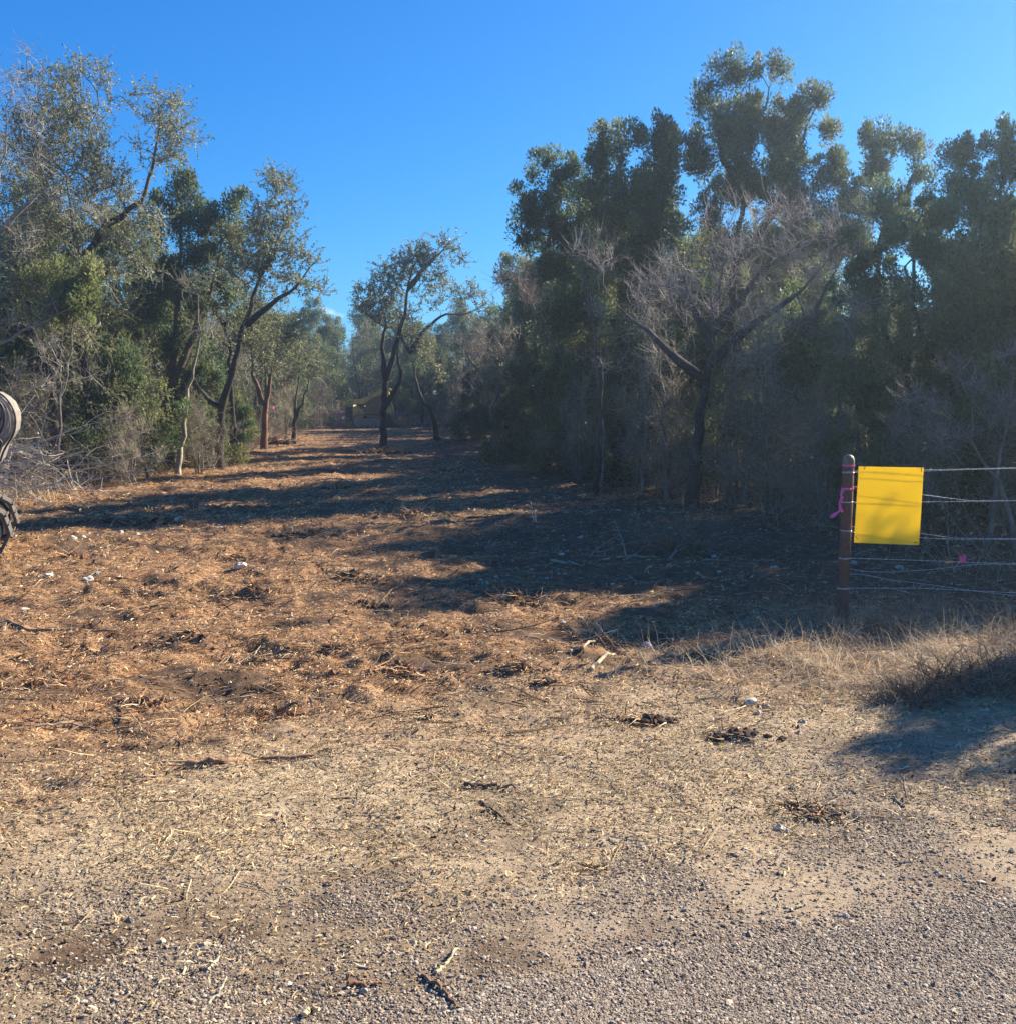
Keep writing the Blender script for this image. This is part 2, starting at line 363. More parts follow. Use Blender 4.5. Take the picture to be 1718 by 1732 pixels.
    L.new(gi.outputs[0], ip.inputs['Points']); L.new(ip.outputs[0], go.inputs[0])
    md = o.modifiers.new('scatter', 'NODES'); md.node_group = t
    return o
def inst_tint(m):
    for n in m.node_tree.nodes:
        if n.type == 'ATTRIBUTE': n.attribute_type = 'INSTANCER'
    return m
M_chip = inst_tint(tinted('stone_chip', 0.85, 0.25, bump=0.4, scale=2.5)); M_sliver = inst_tint(tinted('shredded_wood', 0.8, 0.1, trans=0.12, scale=2))
def pebbles(name, x, y, s, col):
    n = len(x); P = np.stack([x, y, height(x, y) + 0.012 * (dedge(x, y) < 0) + 0.12 * s], 1)
    return gn_points(name, P, np.stack([rng.normal(0, .3, n), rng.normal(0, .3, n), rng.random(n) * 6.28], 1), s[:, None] * np.stack([rng.uniform(.8, 1.35, n), rng.uniform(.7, 1.1, n), rng.uniform(.35, .65, n)], 1), col, M_chip, 'pebble')
def pick(pal, n, s=0.18):
    return pal[rng.integers(0, len(pal), n)] * np.exp(rng.normal(0, s, (n, 1)))
x, y = scatter(620000, 2.2, 5.6, 0.3, 0.62); k = dedge(x, y) < 0.03; x, y = x[k], y[k]
o = pebbles('road_chippings', x, y, np.exp(rng.normal(math.log(0.0036), 0.30, len(x))), pick(PAL_STONE, len(x)))
tag(o, 'grey brown stone chippings bedded in the road surface at the lower right', 'gravel', kind='stuff')
x, y = scatter(420000, 2.3, 7.5, 0.1, 0.62); z4 = zones(x, y); d = dedge(x, y)
corner = sst(0.25, -0.5, x) * sst(3.6, 3.0, y)
pr = z4[:, 1] * 0.75 + 0.12 * (1 - mulch(x, y)) + 0.5 * sst(0.14, 0, d) + 0.16 * corner
pr = (pr + 0.22 * sst(1.2, 0.3, d)) * (0.75 + 1.5 * fbm(x / 0.16, y / 0.12, 17, 2))
pr = pr * (1 - 0.6 * z4[:, 2] * sst(0.05, 0.16, d))
k = (rng.random(len(x)) < pr) & (d > -0.02); x, y = x[k], y[k]
o = pebbles('gravel', x, y, np.exp(rng.normal(math.log(0.0034), 0.42, len(x))), pick(PAL_STONE, len(x)))
tag(o, 'loose grey gravel scattered on the verge beside the road', 'gravel', kind='stuff')
def slivers(name, x, y, L, W, col, tilt=0.3):
    n = len(x); a = rng.normal(0, 0.9, n); a = np.where(rng.random(n) < 0.35, rng.random(n) * 6.28, a); e = np.abs(rng.normal(0, tilt, n))
    P = np.stack([x, y, height(x, y) + 0.004 + rng.random(n) * 0.008 + np.sin(e) * L * 0.4], 1)
    return gn_points(name, P, np.stack([rng.normal(0, 0.5, n), -e, a], 1), np.stack([L, W, L], 1), col, M_sliver, 'sliver')
def litter_col(x, y, z4):
    n = len(x); rust = rng.random(n) < z4[:, 0] * 0.82
    return np.where(rust[:, None], pick(PAL_RUST, n, 0.25), pick(PAL_STRAW, n, 0.2))
x, y = scatter(880000, 2.4, 17, 0.4, 0.66); z4 = zones(x, y); d = dedge(x, y); m = mulch(x, y)
cl = fbm(x / 0.22, y / 0.16, 91, 2)
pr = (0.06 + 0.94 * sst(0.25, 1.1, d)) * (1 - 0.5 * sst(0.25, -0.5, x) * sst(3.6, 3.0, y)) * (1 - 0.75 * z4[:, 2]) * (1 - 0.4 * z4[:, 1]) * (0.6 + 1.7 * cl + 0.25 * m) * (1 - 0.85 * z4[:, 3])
k = (rng.random(len(x)) < pr) & (d > 0.02); x, y, z4 = x[k], y[k], z4[k]; r = np.hypot(x, y)
L_ = np.minimum(0.036, np.exp(rng.normal(math.log(0.0145), 0.55, len(x)))) * (0.7 + 0.06 * r); W_ = L_ * rng.uniform(0.07, 0.24, len(x))
x2, y2 = scatter(210000, 13, 52, 0.6, 0.55); z42 = zones(x2, y2)
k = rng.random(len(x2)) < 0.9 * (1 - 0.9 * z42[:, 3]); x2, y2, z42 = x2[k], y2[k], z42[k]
x = np.concatenate([x, x2]); y = np.concatenate([y, y2]); z4 = np.concatenate([z4, z42]); L_ = np.concatenate([L_, rng.uniform(0.025, 0.10, len(x2))]); W_ = np.concatenate([W_, rng.uniform(0.005, 0.018, len(x2))])
o = slivers('shredded_mulch', x, y, L_, W_, litter_col(x, y, z4), 0.32)
tag(o, 'orange brown shredded wood and straw litter over the cleared ground', 'mulch', kind='stuff')
x, y = scatter(150000, 2.5, 15, 0.5, 0.66); z4 = zones(x, y); d = dedge(x, y)
k = (rng.random(len(x)) < 0.05 + 1.6 * np.clip(fbm(x / 0.35, y / 0.2, 123, 3) - 0.03, 0, 1) * (0.6 + 0.6 * mulch(x, y))) & (d > 0.1) & (rng.random(len(x)) < 0.15 + 0.85 * sst(0.5, 1.6, d)); x, y = x[k], y[k]; n = len(x)
s_ = np.minimum(0.009, np.exp(rng.normal(math.log(0.0038), 0.4, n))) * (0.6 + 0.09 * np.hypot(x, y))
o = gn_points('bark_crumbs', np.stack([x, y, height(x, y) + 0.3 * s_], 1), rng.random((n, 3)) * 6.28, s_[:, None] * np.stack([rng.uniform(1, 3.0, n), rng.uniform(.5, 1, n), rng.uniform(.3, .6, n)], 1), np.array([(0.09, 0.055, 0.035), (0.06, 0.04, 0.03), (0.15, 0.09, 0.055), (0.04, 0.03, 0.024)])[rng.integers(0, 4, n)], M_chip, 'pebble')
tag(o, 'dark bark crumbs and soil lumps strewn through the litter', 'bark', kind='stuff')
g = Geo()                              # longer straws and thin sticks
x, y = scatter(7000, 3.2, 22, 0.6, 0.66); z4 = zones(x, y); d = dedge(x, y)
k = rng.random(len(x)) < sst(0.3, 1.6, d); x, y, z4 = x[k], y[k], z4[k]; n = len(x)
a = rng.normal(0, 0.7, n) + rng.integers(0, 2, n) * math.pi
D = nrm(np.stack([np.cos(a), np.sin(a), rng.normal(0.02, 0.10, n)], 1))
strands(g, np.stack([x, y, height(x, y) + 0.012], 1), D, rng.uniform(0.06, 0.26, n), 3, rng.uniform(0.001, 0.0028, n), 3, 0.16, -0.05, litter_col(x, y, z4))
o = link('straw', g.mesh('straw', False), M_litter); tag(o, 'pale straw stalks and thin shredded sticks lying over the clearing', 'straw', kind='stuff')

g = Geo()                              # broken sticks, denser in drifts
x, y = scatter(2600, 4.2, 26, 0.6, 0.6); k = (rng.random(len(x)) < 0.25 + 3.0 * np.clip(fbm(x / 0.8, y / 0.5, 131, 3), 0, 1)) & (mulch(x, y) > 0.2); x, y = x[k], y[k]; n = len(x)
a = rng.normal(0, 0.8, n) + rng.integers(0, 2, n) * math.pi
strands(g, np.stack([x, y, height(x, y) + 0.015], 1), nrm(np.stack([np.cos(a), np.sin(a), np.abs(rng.normal(0.02, 0.16, n))], 1)), rng.uniform(0.10, 0.5, n), 4, np.exp(rng.normal(math.log(0.0038), 0.35, n)), 5, 0.12, -0.06,
        np.array([(0.10, 0.065, 0.045), (0.22, 0.13, 0.075), (0.42, 0.29, 0.16), (0.5, 0.4, 0.26), (0.14, 0.10, 0.08)])[rng.integers(0, 5, n)])
o = link('broken_sticks', g.mesh('broken_sticks', False), M_litter); tag(o, 'broken brown and pale sticks strewn in drifts over the orange mulch', 'sticks', kind='stuff')

# ------------------------------------------------------------------ trees
BARK_DARK = np.array((0.042, 0.034, 0.03)); BARK_GREY = np.array((0.20, 0.18, 0.155)); BARK_RED = np.array((0.20, 0.11, 0.075))
def skeleton(trunks, P, step, tip, pw, rg, pen=0.5):
    """trunks: list of (polyline, r0, r1); P: cluster centres. Returns pos, parent, radius, end-node of each cluster"""
    pos = []; par = []; rmin = []
    for pl, r0, r1, attach in trunks:
        pl = np.asarray(pl); seg = np.linalg.norm(np.diff(pl, axis=0), axis=1); n = max(3, int(seg.sum() / step)); t = np.linspace(0, seg.sum(), n + 1)
        cs = np.concatenate([[0], np.cumsum(seg)]); q = np.stack([np.interp(t, cs, pl[:, c]) for c in range(3)], 1)
        if n > 4:
            for _ in range(2): q[1:-1] = 0.5 * q[1:-1] + 0.25 * (q[:-2] + q[2:])
            q[1:-1] += rg.normal(0, step * 0.09, (n - 1, 3))
        prev = -1
        if attach:
            prev = int(np.argmin(np.linalg.norm(np.array(pos) - q[0], axis=1))); q = q[1:]; t = t[1:]
        for k in range(len(q)):
            pos.append(q[k]); par.append(prev); prev = len(pos) - 1; rmin.append(r0 + (r1 * 0.4 - r0) * (k / max(1, len(q) - 1)) ** 0.8)
    n0 = len(pos); mx = n0 + len(P) * 60
    A = np.zeros((mx, 3)); A[:n0] = pos; par = list(par); nn = n0
    D0 = np.array([np.min(np.linalg.norm(A[:n0] - p, axis=1)) for p in P]); ends = np.zeros(len(P), int)
    ok = np.ones(mx, bool); zb = A[:n0, 2].min()
    for c in np.argsort(D0):
        p = P[c]; d = np.linalg.norm(A[:nn] - p, axis=1) + pen * np.maximum(0, A[:nn, 2] - p[2] + 0.3 * D0[c])
        low = (A[:nn, 2] < zb + 0.25 * (p[2] - zb)); d = d + low * 1.5
        q = int(np.argmin(d)); a = A[q]; pd = A[q] - A[par[q]] if par[q] >= 0 else np.array([0, 0, 1.0])
        dist = np.linalg.norm(p - a)
        k = min(40, max(1, int(round(dist / step))))
        pd = pd / (np.linalg.norm(pd) + 1e-9); ctl = a + (pd * 0.5 + np.array([0, 0, 0.25])) * dist * 0.45
        prev = q
        for s in range(1, k + 1):
            t = s / k; b = (1 - t) ** 2 * a + 2 * t * (1 - t) * ctl + t * t * p
            if s < k: b = b + rg.normal(0, step * 0.16, 3)
            A[nn] = b; par.append(prev); prev = nn; nn += 1
        ends[c] = prev
    par = np.array(par); A = A[:nn]; R = np.full(nn, 0.0); acc = np.zeros(nn)
    kids = np.bincount(par[par >= 0], minlength=nn)
    for k in range(nn - 1, -1, -1):
        a = acc[k] if kids[k] else tip ** pw
        R[k] = a ** (1 / pw)
        if k < n0: R[k] = max(min(R[k], rmin[k] * 1.15), rmin[k])
        if par[k] >= 0: acc[par[k]] += a
    return A, par, R, ends
def skel_mesh(g, A, par, R, col, colthin, rg):
    ch = np.where(par >= 0)[0]; pa = par[ch]
    D = np.zeros_like(A); D[ch] = A[ch] - A[pa]
    root = np.where(par < 0)[0]
    for r in root:
        c = ch[pa == r]; D[r] = D[c[0]] if len(c) else (0, 0, 1)
    D = nrm(D); Rp = np.minimum(R[pa], R[ch] * 1.3)
    flare = np.ones(len(ch))
    for lo, hi, k in ((0.035, 9, 8), (0.012, 0.035, 5), (0, 0.012, 3)):
        s = (R[ch] >= lo) & (R[ch] < hi)
        if not s.any(): continue
        t = np.clip((R[ch][s] - 0.006) / 0.05, 0, 1)[:, None]; cc = (colthin * (1 - t) + col * t) * np.exp(rg.normal(0, 0.12, (s.sum(), 1)))
        same = Rp[s] >= R[pa][s] * 0.99
        Dp = np.where(same[:, None], D[pa[s]], D[ch[s]])
        segs(g, A[pa[s]], A[ch[s]], Dp, D[ch[s]], Rp[s], R[ch[s]], k, cc)
PAL = dict(
    oak=np.array([(0.135, 0.17, 0.058), (0.18, 0.20, 0.075), (0.10, 0.135, 0.05), (0.225, 0.225, 0.10), (0.27, 0.25, 0.14)]),
    oakwarm=np.array([(0.20, 0.22, 0.075), (0.15, 0.19, 0.06), (0.27, 0.25, 0.09), (0.11, 0.15, 0.05)]),
    cedar=np.array([(0.078, 0.125, 0.05), (0.11, 0.155, 0.06), (0.17, 0.17, 0.065), (0.062, 0.10, 0.05), (0.13, 0.15, 0.065)]),
    lime=np.array([(0.21, 0.25, 0.085), (0.15, 0.19, 0.07), (0.25, 0.26, 0.11)]),
    juniper=np.array([(0.10, 0.165, 0.065), (0.16, 0.20, 0.075), (0.08, 0.14, 0.065), (0.20, 0.21, 0.08)]),
    dry=np.array([(0.30, 0.18, 0.11), (0.22, 0.14, 0.11), (0.38, 0.25, 0.16)]))
def foliage(kind, C, rad, D, rg, gl, gt, pal=None, dens=1.0, axis0=None, twcol=(0.30, 0.28, 0.24)):
    """C cluster centres (n,3), rad cluster radius, D viewing distance used as level of detail"""
    n = len(C); lod = min(2.2, max(0.75, D / 17.0)); twcol = np.array(twcol)
    tint = np.exp(rg.normal(0, 0.16, (n, 1)))
    if kind in ('cedar', 'juniper', 'lime'):
        ns = 500 * dens / lod ** 1.7; sc = rg.uniform(0.38, 1.3, (n, 1)); csz = sc * np.exp(rg.normal(0, 0.25, (n, 3)))
        cnt = np.maximum(12, (ns * sc[:, 0] ** 2 * 1.15).astype(int)); idx = np.repeat(np.arange(n), cnt); tot = len(idx)
        off = ball(tot, rg, 0.5) * csz[idx] * np.array([0.9, 0.9, 1.25]); P = C[idx] + off * rad
        A = nrm(off * 0.7 + np.array([0, 0, 0.75]) + rg.normal(0, 0.5, (tot, 3)))
        L = rg.uniform(0.030, 0.085, tot) * (lod ** 0.85); W = L * rg.uniform(0.26, 0.46, tot)
        p = PAL[pal or kind]; base = p[rg.integers(0, len(p), n)][idx] * 0.65 + p[rg.integers(0, len(p), tot)] * 0.35
        col = base * tint[idx] * np.exp(rg.normal(0, 0.15, (tot, 1)))
        leaves(gl, P, A, L, W, col, rg, tri1=True)
        nt_ = n * 3; idx = np.repeat(np.arange(n), 3)
        strands(gt, C[idx], nrm(rg.normal(0, 1, (nt_, 3)) + np.array([0, 0, .5])), np.full(nt_, rad * 0.9), 2, np.full(nt_, 0.0045), 3, 0.3, 0.1, np.tile(twcol * 0.6, (nt_, 1)), rg)
    else:
        bare = kind == 'bare'; nw = int((13 if bare else 9) * (1 if bare else max(0.7, dens)) / lod ** 0.7)
        idx = np.repeat(np.arange(n), nw); m = len(idx)
        D0 = nrm(rg.normal(0, 1, (m, 3)) + np.array([0, 0, 0.45]))
        pts, dr = strands(gt, C[idx] + rg.normal(0, rad * 0.15, (m, 3)), D0, rad * rg.uniform(0.9, 1.9 if bare else 1.5, m), 4, rg.uniform(0.0025, 0.0050, m) * lod, 3, 0.32, 0.06, np.tile(twcol, (m, 1)) * np.exp(rg.normal(0, 0.25, (m, 1))), rg)
        if bare:                       # side twiglets
            ii = np.repeat(np.arange(m), 3); s = rg.integers(1, 4, len(ii)); 
            strands(gt, pts[ii, s], nrm(dr[ii, s] + rg.normal(0, 0.7, (len(ii), 3))), rad * rg.uniform(0.3, 0.8, len(ii)), 2, np.full(len(ii), 0.0022) * lod, 3, 0.3, 0.05, np.tile(twcol * 0.95, (len(ii), 1)), rg)
        nl = int((0.8 if bare else 30) * dens / lod ** 1.0)
        if bare and dens <= 0: nl = 0
        if nl:
            ii = np.repeat(np.arange(m), nl); t = rg.uniform(0.3, 4, len(ii)); s0 = np.minimum(3, t.astype(int)); f = (t - s0)[:, None]
            P = pts[ii, s0] * (1 - f) + pts[ii, s0 + 1] * f; A = nrm(dr[ii, s0] * 0.5 + rg.normal(0, 0.75, (len(ii), 3)))
            L = rg.uniform(0.024, 0.048, len(ii)) * lod ** 0.8; W = L * rg.uniform(0.4, 0.65, len(ii))
            p = PAL[pal or ('dry' if bare else kind)]; cc = p[rg.integers(0, len(p), len(ii))] * tint[idx[ii]] * np.exp(rg.normal(0, 0.18, (len(ii), 1)))
            leaves(gl, P, A, L, W, cc, rg, tri1=True)
NTREE = 0; TREE_STATS = []
def build_tree(name, kind, base, trunks, clusters, rad, D, seed, label, cat='tree', group=None, bark=None, thin=None, pal=None, dens=1.0, tip=0.006, pw=2.35, pen=0.5, step=0.22, extra=None, twcol=(0.30, 0.28, 0.24)):
    rg = np.random.default_rng(seed); base = np.asarray(base, float)
    bark = BARK_DARK if bark is None else np.array(bark); thin = np.array((0.15, 0.135, 0.115)) if thin is None else np.array(thin)
    root = empty(name, base); tag(root, label, cat, group)
    tr = [([np.asarray(p) - base for p in pl], r0, r1, at) for pl, r0, r1, at in trunks]
    P = clusters - base
    A, par, R, ends = skeleton(tr, P, step, tip, pw, rg, pen)
    lod = min(2.0, max(1.0, D / 17.0))
    g = Geo(); R = np.maximum(R, 0.0035 * lod); skel_mesh(g, A, par, R, bark, thin, rg)
    link('trunk', g.mesh('trunk'), M_bark, root)
    gl, gt = Geo(), Geo()
    if kind in ('cedar', 'juniper', 'lime'): rad = rad * 0.82
    foliage(kind, P, rad, D, rg, gl, gt, pal, dens, twcol=twcol)
    if extra: extra(gl, gt, P, rg, lod)
    if gt.n: link('twigs', gt.mesh('twigs'), M_twig, root)['kind'] = 'stuff'
    if gl.n: link('crown', gl.mesh('crown', False), M_cedar if kind in ('cedar', 'juniper', 'lime') else M_leaf, root)['kind'] = 'stuff'
    return root
def blob_points(blobs, D, rg, per_m2=5.0, dmul=1.0):
    """blobs (cx,cy,rx,ry[,dY[,depth radius in m]]) of a crown as surveyed at distance D, filled in depth"""
    out = []
    for b in blobs:
        cx, cy, rx, ry = b[:4]; dy = b[4] if len(b) > 4 else 0; Y = D + dy
        c = px3(cx, cy, Y); a = rx * Y / F; e = ry * Y / F; rd = b[5] if len(b) > 5 else max(0.35, 0.8 * min(a, e * 1.4))
        n = max(4, int(2.9 * per_m2 * math.pi * a * e * (0.6 + 0.55 * rd) * dmul))
        q = nrm(rg.normal(0, 1, (n, 3))) * (rg.random(n) ** 0.5)[:, None] * np.where(rg.random((n, 1)) < 0.25, rg.uniform(1.1, 1.45, (n, 1)), rg.uniform(0.75, 1.15, (n, 1))); q[:, 2] += 0.25 * np.sin(q[:, 0] * 5 + cx) * (1 - np.abs(q[:, 2]))
        out.append(c + q * np.array([a, rd, e]) * 0.92)
    return np.concatenate(out)
def hero(name, kind, D, trunks, blobs, label, rad=0.30, per=5.0, seed=1, r=(0.10, 0.03), **kw):
    """trunks: list of pixel polylines [(px,py[,dY])...]; the first point of the first one is the foot (py ignored)"""
    rg = np.random.default_rng(seed + 1000); T = []; foot = None
    for k, t in enumerate(trunks):
        r0, r1 = r if k == 0 else (r[0] * 0.72, r[1] * 0.8)
        at = False; pts = []
        for q, p in enumerate(t):
            Y = D + (p[2] if len(p) > 2 else 0)
            if p[1] is None:
                X = (p[0] - CX) / F * Y * 1.0; s = px3(p[0], 760, Y); z = float(height(s[0], Y)) - 0.06
                pts.append(np.array([s[0], Y, z])); 
                if foot is None: foot = pts[-1].copy()
            else: pts.append(px3(p[0], p[1], Y)); at = at or q == 0
        if not at:                     # root flare
            a, b = pts[0], pts[1]; 
        T.append((pts, r0, r1, at and k > 0))
    C = blob_points(blobs, D, rg, per)
    return build_tree(name, kind, foot, T, C, rad, D, seed, label, **kw)

# ---- left wood, front
hero('live_oak', 'oak', 18.6, [[(155, None), (152, 720), (148, 610), (132, 530), (138, 450), (122, 380), (112, 300)], [(148, 610), (110, 560), (60, 520), (20, 430)], [(138, 450), (180, 380), (240, 345), (262, 270), (270, 190)], [(132, 530), (170, 470), (215, 430)]],
     [(110, 170, 95, 75), (60, 250, 70, 80), (140, 280, 80, 80), (90, 380, 110, 70), (215, 370, 70, 60), (275, 190, 62, 55), (310, 215, 32, 40), (290, 265, 50, 30), (190, 300, 60, 60), (40, 440, 60, 60), (160, 120, 30, 25), (215, 440, 60, 50)],
     'largest live oak of the left wood with grey twiggy crown', seed=11, r=(0.12, 0.03), per=9.5, dens=0.8, group='live oaks along the lane', twcol=(0.46, 0.43, 0.36))
hero('live_oak', 'oak', 17.6, [[(106, None), (98, 740), (84, 640), (60, 560), (30, 470), (10, 380)], [(84, 640), (110, 570), (150, 520)], [(60, 560), (10, 560), (-40, 500)]],
     [(-20, 330, 70, 80), (30, 480, 70, 60), (120, 470, 80, 50), (-40, 450, 60, 80), (20, 560, 60, 45), (130, 560, 70, 40)],
     'dark trunked live oak leaning left at the front of the left wood', seed=12, r=(0.12, 0.03), per=6, dens=0.75, group='live oaks along the lane', twcol=(0.40, 0.37, 0.31))
hero('bare_tree', 'bare', 16.8, [[(-60, None), (-40, 600), (-10, 400), (5, 260), (20, 160)], [(-10, 400), (60, 330), (110, 300)], [(-40, 600), (40, 560), (120, 520)]],
     [(10, 120, 60, 60), (50, 190, 60, 50), (-20, 200, 60, 80), (60, 300, 60, 50), (130, 350, 60, 40), (60, 420, 60, 50), (60, 560, 80, 60), (100, 640, 80, 50)],
     'bare grey branched tree at the far left edge of the photo', seed=13, r=(0.07, 0.02), per=2.0, dens=0.3, bark=BARK_GREY, thin=(0.24, 0.22, 0.18), twcol=(0.34, 0.32, 0.26))
hero('cedar_tree', 'lime', 17.2, [[(90, None), (100, 700), (120, 600), (125, 500)]],
     [(130, 470, 60, 38), (100, 500, 60, 40), (160, 510, 40, 30), (90, 540, 50, 30)],
     'bright yellow green young cedar among the grey oak branches', seed=14, r=(0.05, 0.02), per=6, rad=0.22, dens=0.9)
hero('dead_sapling', 'bare', 19.6, [[(300, None), (312, 690), (328, 620), (338, 570), (335, 500)]],
     [(335, 480, 30, 40), (350, 560, 25, 30)], 'pale leaning dead trunk between the left wood and the lane', cat='dead tree', seed=15, r=(0.07, 0.03), per=4, dens=0.0, bark=(0.34, 0.29, 0.22))
hero('cedar_tree', 'cedar', 22.5, [[(285, None), (290, 650), (300, 520), (305, 380), (308, 300)], [(290, 650), (330, 560), (370, 450), (378, 350)]],
     [(308, 315, 30, 38), (285, 370, 45, 50), (335, 360, 40, 45), (375, 360, 28, 36), (400, 352, 22, 30), (370, 420, 70, 50), (300, 450, 70, 60), (350, 510, 75, 50), (270, 520, 50, 60), (300, 580, 70, 40)],
     'dark green cedar with pointed tops beside the curving oak', seed=16, r=(0.13, 0.04), per=4.2, rad=0.27, bark=(0.10, 0.07, 0.055), group='cedars of the left wood')
hero('cedar_tree', 'cedar', 24.5, [[(230, None), (235, 600), (235, 480)]],
     [(230, 460, 60, 60), (215, 560, 70, 60), (190, 400, 60, 70), (120, 420, 80, 90), (50, 380, 80, 100), (30, 520, 90, 90), (150, 560, 80, 70)],
     'broad dark cedar standing behind the largest live oak', seed=17, r=(0.12, 0.04), per=3.4, rad=0.30, group='cedars of the left wood')
hero('live_oak', 'oak', 21.5, [[(371, None), (372, 690), (392, 640), (408, 560), (425, 520), (436, 470), (440, 400), (455, 340)], [(408, 560), (440, 530), (478, 500), (510, 478), (535, 440)], [(372, 690), (345, 670), (330, 640)], [(436, 470), (470, 420), (480, 360)]],
     [(475, 320, 40, 28), (470, 380, 48, 50), (440, 420, 50, 50), (480, 430, 50, 40), (520, 440, 30, 26), (520, 490, 25, 18), (410, 460, 50, 50), (440, 360, 35, 35), (490, 480, 40, 25), (400, 560, 30, 30), (460, 300, 30, 14)],
     'live oak with curving dark trunk and limb reaching over the lane', seed=18, r=(0.11, 0.03), per=6.5, dens=1.05, group='live oaks along the lane', twcol=(0.32, 0.30, 0.26))
hero('live_oak', 'oakwarm', 29, [[(447, None), (448, 690), (462, 620), (468, 570)], [(448, 690), (430, 645), (425, 590)], [(447, 715), (452, 660), (446, 610)]],
     [(470, 590, 35, 40), (440, 600, 40, 35), (490, 560, 40, 28), (420, 560, 40, 40)],
     'small oak with reddish forked stems on the left lane edge', seed=19, r=(0.12, 0.05), per=6, bark=(0.16, 0.09, 0.065), group='live oaks along the lane')
hero('live_oak', 'oakwarm', 34, [[(497, None), (502, 660), (508, 620)], [(499, 715), (518, 670), (530, 610)]],
     [(510, 600, 38, 30), (490, 640, 25, 25), (530, 620, 25, 28), (470, 560, 30, 25)],
     'slender oak pair of stems at the far left end of the lane', seed=20, r=(0.09, 0.03), per=6, group='live oaks along the lane')
hero('live_oak', 'oak', 25, [[(395, None), (392, 660), (385, 560), (380, 470)], [(385, 560), (350, 500), (340, 460)]],
     [(380, 460, 60, 50), (430, 520, 50, 50), (340, 480, 50, 50), (400, 570, 60, 50), (440, 600, 40, 40), (350, 620, 50, 40)],
     'live oak close behind the curving oak filling the wood edge', seed=23, r=(0.10, 0.03), per=5, dens=1.0, group='live oaks along the lane')
hero('live_oak', 'oakwarm', 20.5, [[(190, None), (192, 700), (200, 600), (205, 520)], [(192, 700), (240, 620), (250, 560)]],
     [(210, 500, 60, 50), (150, 600, 60, 50), (240, 590, 50, 50), (60, 620, 60, 50), (200, 650, 50, 36), (40, 300, 60, 60), (110, 660, 50, 40)],
     'low olive leaved oak with several thin dark stems between the two dark oaks', seed=24, r=(0.075, 0.02), per=4.5, dens=0.9, group='live oaks along the lane')
for k_, (px_, Y_, lean_, l_) in enumerate(((1085, 15.6, 14, 'thin pale stem between the leaning cedar and the forked tree'), (1128, 15.2, -10, 'second thin pale stem left of the forked trunk'), (1262, 14.2, 18, 'thin pale stem just right of the forked trunk'), (1300, 14.0, -12, 'thin pale stem left of the straight bare trunk'), (1410, 12.8, 16, 'thin pale stem left of the fence post'), (1016, 17.2, 4, 'thin dark stem beside the leaning cedar trunk'))):
    hero('sapling', 'bare', Y_, [[(px_, None), (px_ + lean_ * .4, 740), (px_ + lean_, 640), (px_ + lean_ * 1.3, 560)]], [(px_ + lean_, 600, 40, 40), (px_ + lean_ * 2, 530, 44, 36)],
         l_, cat='sapling', seed=50 + k_, r=(0.028, 0.012), per=2.2, rad=0.26, dens=0.4, bark=(0.20, 0.18, 0.15), group='thin stems in the right wood', twcol=(0.36, 0.33, 0.28))
# ---- lane oaks
hero('live_oak', 'oak', 30, [[(647, None), (650, 690), (652, 640), (668, 590), (682, 540), (690, 490), (700, 440), (735, 420)], [(652, 640), (646, 590), (655, 540), (640, 500)], [(650, 690), (668, 665), (680, 640), (672, 600), (676, 560)], [(690, 490), (720, 450), (760, 410)]],
     [(620, 505, 30, 30), (650, 500, 40, 38), (625, 540, 25, 25), (680, 470, 35, 35), (700, 440, 28, 28), (730, 435, 30, 28), (760, 408, 22, 16), (770, 440, 20, 18), (700, 425, 20, 15), (665, 540, 35, 25), (735, 470, 30, 20), (655, 470, 28, 18)],
     'lone live oak standing in the middle of the lane in front of the yellow loader', seed=21, r=(0.125, 0.035), per=8.5, rad=0.28, dens=1.1, group='live oaks along the lane', twcol=(0.34, 0.32, 0.27))
hero('live_oak', 'oak', 33.5, [[(742, None), (735, 710), (712, 670), (700, 630), (694, 600)], [(694, 600), (705, 575), (730, 545), (755, 530), (790, 533), (815, 520)], [(694, 600), (675, 560), (670, 520)]],
     [(800, 500, 26, 20), (770, 490, 24, 18), (740, 510, 24, 20), (820, 520, 20, 14), (790, 530, 20, 14), (690, 550, 26, 25), (720, 600, 22, 30), (745, 640, 18, 20), (700, 570, 25, 20)],
     'leaning live oak with arching right limb behind the lone lane oak', seed=22, r=(0.11, 0.035), per=8, rad=0.28, dens=1.0, group='live oaks along the lane', twcol=(0.36, 0.34, 0.28))
# ---- right wood
hero('bare_tree', 'bare', 25.5, [[(838, None), (832, 690), (820, 640), (812, 600)], [(832, 690), (850, 640), (862, 590)], [(820, 640), (790, 600), (775, 570)]],
     [(810, 600, 40, 36), (780, 590, 28, 30), (850, 590, 42, 36), (820, 570, 50, 24), (800, 650, 30, 26), (870, 640, 24, 30)],
     'bare grey shrubby tree in front of the cedars right of the lane', seed=31, r=(0.075, 0.02), per=4.5, rad=0.3, dens=0.0, bark=BARK_GREY, twcol=(0.32, 0.29, 0.25))
hero('bare_tree', 'bare', 20.5, [[(960, None), (950, 700), (940, 600), (920, 540), (895, 505)]],
     [(880, 470, 36, 26), (860, 480, 16, 16), (900, 500, 24, 20)], 'bare purple twigged tree poking out from the left side of the tall cedars', seed=32, r=(0.06, 0.025), per=6, rad=0.26, dens=0.0, bark=(0.12, 0.09, 0.09), twcol=(0.22, 0.17, 0.17))
